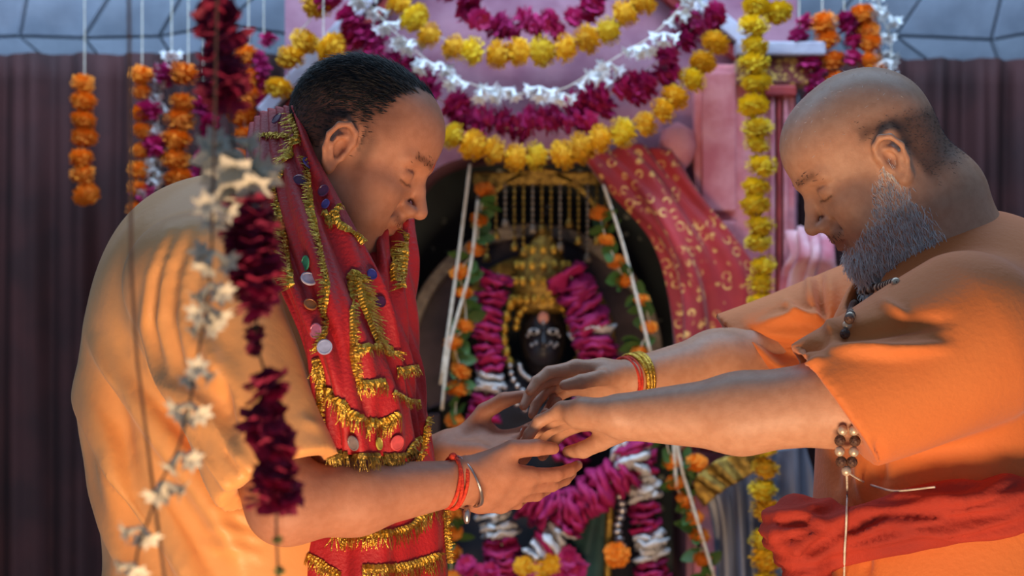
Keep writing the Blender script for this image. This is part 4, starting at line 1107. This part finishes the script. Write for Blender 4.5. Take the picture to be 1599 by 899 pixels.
def kn(t):
    o = obj('knot', MB().ball((0, 0, 0), .0055, 10, 7).me('knot', True), M['redthread'], t); o.location = c + np.array([0, -.004, .031])
bangle('wrist_thread', 'red sacred thread wound round the cupped hand\'s wrist', 'bracelet', c, axA+np.array([0, 0, -.25]), .0305, .0022, 'redthread', 4, .0032, kn)
c2 = A['wrN']+axA*.006
def clasp(t):
    o = obj('clasp', MB().lathe([(.002, 0), (.005, -.006), (.004, -.016), (.002, -.02)][::-1], 10).me('clasp', True), M['silver'], t); o.location = c2+np.array([.0, -.006, -.030])
bangle('bangle', 'thin silver bangle beside the red wrist thread', 'bracelet', c2, axA+np.array([0, 0, .35]), .0325, .0013, 'silver', 2, .003, clasp)
axB = Bm['wrF']-Bm['elF']; axB /= np.linalg.norm(axB)
bangle('gold_bracelet', 'beaded gold bracelet on the bald man\'s far wrist', 'bracelet', Bm['wrF']-axB*.010, axB, .0315, .0034, 'gold', 3, .0062)
bangle('wrist_thread', 'orange red thread next to the beaded gold bracelet', 'bracelet', Bm['wrF']+axB*.006, axB, .0295, .0022, 'redthread', 2, .0036)
# silver ring on a finger of the far cupped hand
fp = A['hF'][1][1][0]; d = fp[2]-fp[1]
o = obj('finger_ring', MB().tube([tuple(x) for x in ring_pts((fp[0]+fp[1])/2, fp[1]-fp[0], .0118, .0118, 24)], .0018, 7, False).me('finger_ring', True), M['silver'])
tag(o, 'silver ring on a finger of the far cupped hand', 'ring')

# bead necklaces of the bald man
def mala(name, label, pts, r, step, cap):
    t = thing(name, label, 'necklace', 'bead necklaces of the bald man')
    loc, tan, fine = resample([np.array(p) for p in pts], step)
    obj('string', MB().tube([tuple(x) for x in fine[::5]], .001, 5).me('string'), M['darkthread'], t)
    b0 = MB().ball((0, 0, 0), r, 9, 7).me('bead', True); b0.materials.append(M['bead'])
    c0 = MB().ball((0, 0, 0), r*.92, 9, 7).me('bead_pale', True); c0.materials.append(M['beadcap'])
    for i, l in enumerate(loc):
        b = bpy.data.objects.new('bead', c0 if (cap and i % cap == 0) else b0); COL.objects.link(b); b.parent = t; b.location = l
    return t
def surf_of(man, names):
    vs = []; fs = []; n = 0
    for o in man.children:
        if o.name.split('.')[0] in names:
            me = o.data; co = np.empty(len(me.vertices)*3, np.float32); me.vertices.foreach_get('co', co)
            ix = np.empty(len(me.loops), np.int32); me.loops.foreach_get('vertex_index', ix)
            vs.append(co.reshape(-1, 3)); fs.append(ix.reshape(-1, 4)+n); n += len(me.vertices)
    return BVHTree.FromPolygons(np.concatenate(vs).tolist(), np.concatenate(fs).tolist())
bvB = surf_of(manB, ('body', 'kurta', 'waist_shawl'))
def hitB(px, py, lift):
    o = Vector((0, 0, CAM_H)); d = (P(px, py, 1)-o).normalized(); l, nn, i, ds = bvB.ray_cast(o, d)
    return np.array(l - d*lift) if l is not None else PA(px, py, 2.3)
mala('bead_necklace', 'brown bead necklace with pale beads hanging from the bald man\'s neck', [hitB(x, y, .006) for x, y in ((1400,440),(1376,448),(1356,452),(1342,458),(1334,474),(1328,492),(1322,510),(1318,528))], .0062, .0122, 2)
MY = hitB(1330, 672, .008)[1]
mala('bead_necklace', 'doubled brown and pale bead strand hanging below the bald man\'s sleeve', [PA(x, y, MY) for x, y in ((1331,664),(1335,680),(1334,700),(1330,722),(1322,735),(1314,722),(1311,700),(1313,680),(1319,664))], .0066, .0126, 2)
cord = obj('sacred_cord', MB().tube([tuple(x) for x in catmull([PA(1322,736,MY)]+[hitB(x, y, .007) for x, y in ((1345,750),(1370,760),(1400,766),(1460,760))], 24)], .0014, 6).me('sacred_cord', True), M['thread'])
tag(cord, 'white cotton cord running from the bead strand round the waist', 'cord')
cord = obj('sacred_cord', MB().tube([tuple(x) for x in catmull([PA(1322,736,MY)]+[hitB(x, y, .007) for x, y in ((1323,770),(1322,800),(1321,830),(1319,860),(1318,910),(1316,960))], 24)], .0014, 6).me('sacred_cord', True), M['thread'])
tag(cord, 'white cotton cord hanging straight down over the waist shawl', 'cord')

# ------------------------------------------------------------------ crimson scarf
scarf = thing('scarf', 'crimson gold-trimmed scarf with sequins draped round the dark haired man\'s neck', 'scarf')
SV = []; SF = []; nS = 0
def panel(rows, nu, nv, disp):
    global nS
    V, Fq = patch(rows, nu, nv, disp); o = obj('cloth_panel', fastmesh('cloth_panel', V, Fq), M['scarf'], scarf); solidify(o, .0022)
    SV.append(V); SF.append(Fq+nS); nS += len(V); return o
# behind the neck and over the near shoulder
panel([[(392,196,2.52),(410,176,2.47),(436,168,2.43),(462,166,2.40)],
       [(388,230,2.46),(412,232,2.40),(450,236,2.355),(488,232,2.35)],
       [(388,300,2.36),(420,310,2.32),(470,306,2.30),(522,300,2.315)],
       [(404,380,2.29),(446,392,2.26),(500,388,2.25),(560,372,2.285)],
       [(440,460,2.235),(478,470,2.21),(530,468,2.215),(596,452,2.27)],
       [(478,540,2.215),(506,548,2.19),(560,548,2.20),(622,538,2.27)],
       [(496,620,2.215),(524,628,2.19),(580,630,2.20),(640,622,2.28)],
       [(508,700,2.22),(536,710,2.20),(592,712,2.21),(650,712,2.29)]], 70, 120,
      lambda u, v: .006*np.sin(17*u+3*np.sin(4*v)+1)*sm(v, .1, .3) + .003*np.sin(41*u+6*v))
# far side, bunched under the chin
panel([[(560,402,2.40),(590,372,2.40),(620,350,2.43),(648,338,2.47)],
       [(566,450,2.36),(596,430,2.36),(626,415,2.40),(645,410,2.46)],
       [(586,520,2.34),(610,510,2.34),(632,505,2.39),(646,500,2.46)],
       [(612,600,2.34),(630,600,2.34),(648,598,2.40),(660,595,2.47)],
       [(628,725,2.35),(645,728,2.36),(660,728,2.42),(672,728,2.48)]], 40, 80,
      lambda u, v: .006*np.sin(19*u+7*v)+.003*np.sin(43*u-11*v))
# lower end hanging beneath the forearm
panel([[(424,700,2.42),(500,690,2.36),(600,690,2.36),(668,690,2.44)],
       [(422,800,2.40),(500,800,2.325),(600,800,2.32),(692,790,2.42)],
       [(420,880,2.38),(500,880,2.31),(600,880,2.31),(700,880,2.42)],
       [(424,1000,2.38),(500,1000,2.30),(600,1000,2.30),(708,1000,2.42)]], 60, 60,
      lambda u, v: .005*np.sin(21*u+2*v)+.002*np.sin(50*u))
bvh = BVHTree.FromPolygons([tuple(x) for x in np.concatenate(SV)], [tuple(int(i) for i in q) for q in np.concatenate(SF)])
def on_scarf(px, py, lift=.003):
    o = Vector((0, 0, CAM_H)); d = (P(px, py, 1)-o).normalized()
    loc, n, i, dist = bvh.ray_cast(o, d)
    if loc is None: return None, None
    if n.dot(d) > 0: n = -n
    return loc + n*lift, n
def trim(pts, w=9, fr=0, fd=(0, 1), m='gold', dense=1.0):
    """crinkled tinsel ribbon on the scarf along pixel path; fr: fringe length in px, fd: its direction in the picture plane"""
    fine = catmull([np.array([a, b, 0.]) for a, b in pts], 14*len(pts)); v = []; f = []; k = 0; last = None; ctr = []
    s = np.concatenate([[0], np.cumsum(np.hypot(*np.diff(fine[:, :2], axis=0).T))]); n = max(4, int(s[-1]/2.6))
    xs = np.interp(np.linspace(0, s[-1], n), s, fine[:, 0]); ys = np.interp(np.linspace(0, s[-1], n), s, fine[:, 1])
    for i in range(n):
        p, nn = on_scarf(xs[i], ys[i])
        if p is None: last = None; continue
        j = min(i+1, n-1); h = max(i-1, 0); tx, ty = xs[j]-xs[h], ys[j]-ys[h]; q = math.hypot(tx, ty)+1e-6
        t3 = Vector((tx/q, 0, -ty/q)); t3 = (t3-nn*t3.dot(nn)).normalized(); sd = nn.cross(t3); hw = 1.25*w/F*p.y/2*random.uniform(.8, 1.15)
        z = (.0016 if i % 2 else -.0006)+random.uniform(-.0006, .0006)
        v += [p+sd*hw+nn*(z*.5), p+nn*(z+.0016), p-sd*hw+nn*(z*.5)]; ctr.append((p, nn))
        if last is not None: f += [(last, last+1, k+1, k), (last+1, last+2, k+2, k+1)]
        last = k; k += 3
    if not f: return
    o = obj('gold_trim', mesh('gold_trim', v, f), M[m], scarf); solidify(o, .0006)
    if fr:
        mb = MB(); dv = Vector((fd[0], 0, -fd[1])).normalized()
        for p, nn in ctr:
            for r in range(max(1, int(2*dense))):
                d = (dv + Vector((random.gauss(0, .28), random.gauss(0, .1), random.gauss(0, .12))))
                d = (d - nn*d.dot(nn)*.8).normalized(); L = fr/F*p.y*random.uniform(.6, 1.15); sd = nn.cross(d).normalized()*.0007
                b = p + nn*random.uniform(0, .0025) + Vector((random.uniform(-1, 1), 0, 0))*.0012
                mid = b+d*L*.5+nn*random.uniform(.0005, .003); e = b+d*L+nn*random.uniform(0, .003)
                mb.add([b-sd, b+sd, mid+sd, mid-sd, e+sd*.6, e-sd*.6], [(0, 1, 2, 3), (3, 2, 4, 5)])
        obj('fringe', mb.me('fringe'), M[m], o)['kind'] = 'stuff'
trim([(452,182),(462,212),(452,240),(438,262)], 13, 26, (-.3, .3)); trim([(440,262),(432,300),(440,350),(448,410),(456,450)], 10, 24, (-1, .1))
trim([(404,214),(430,212),(452,216)], 9, 12, (0, 1)); trim([(476,250),(482,300),(492,360),(500,400),(512,460),(508,500),(502,545)], 8, 14, (-1, .2))
trim([(520,330),(532,352),(560,372),(572,386)], 10, 0); trim([(508,330),(520,350),(528,322)], 8, 12, (.3, 1))
trim([(545,440),(556,430),(566,470),(580,515),(594,545),(612,548)], 12, 26, (1, .35)); trim([(545,440),(550,500),(552,560),(556,600)], 7, 12, (1, 0))
trim([(558,544),(580,543),(602,542)], 11, 16, (0, 1)); trim([(560,600),(580,598),(600,597)], 11, 22, (0, 1))
trim([(493,560),(505,600),(532,628),(556,650),(582,660),(606,655),(622,646)], 12, 26, (-.1, 1)); trim([(494,575),(500,640),(508,690)], 6, 10, (1, .2))
trim([(632,365),(630,400),(626,450)], 12, 20, (-1, .2)); trim([(612,390),(615,440)], 8, 12, (1, 0)); trim([(618,578),(636,576),(652,574)], 8, 14, (0, 1)); trim([(612,612),(635,625),(652,628)], 8, 14, (0, 1))
trim([(512,704),(550,710),(590,712),(630,710),(648,706)], 8, 22, (0, 1), 'oldgold', 2.0); trim([(632,706),(645,690),(655,680)], 6, 12, (.5, 1))
trim([(650,720),(660,690),(664,650)], 6, 8, (1, 0))
trim([(424,838),(450,852),(490,872),(530,898)], 9, 18, (-.2, 1)); trim([(520,832),(580,834),(630,826),(658,806),(668,796),(692,788)], 10, 26, (0, 1), 'gold'); trim([(566,888),(620,886),(660,876),(688,864)], 11, 26, (0, 1))
trim([(690,800),(694,850),(700,898)], 7, 10, (1, 0)); trim([(424,850),(422,880),(426,900)], 6, 8, (1, 0))
for (x, y, r, k) in ((482,411,11,'green'),(481,439,12,'white'),(483,479,10,'copper'),(497,517,11,'pink'),(508,543,11,'pale'),(477,258,10,'blue'),(468,285,10,'plum'),(556,690,11,'grey'),(587,693,9,'yellow'),(617,690,11,'coral'),
                     (578,430,8,'blue'),(592,472,8,'plum'),(508,300,9,'plum'),(436,188,9,'plum'),(512,320,7,'blue')):
    p, nn = on_scarf(x, y, .004)
    if p is None: continue
    rr = 1.12*r/F*p.y; o = obj('sequin', MB().lathe([(rr, 0), (rr, .0012), (rr*.84, .0016), (rr*.8, .0010), (rr*.3, .0011)], 20).me('sequin', False), SEQ[k], scarf)
    o.rotation_mode = 'QUATERNION'; o.rotation_quaternion = nn.to_track_quat('Z', 'Y'); o.location = p
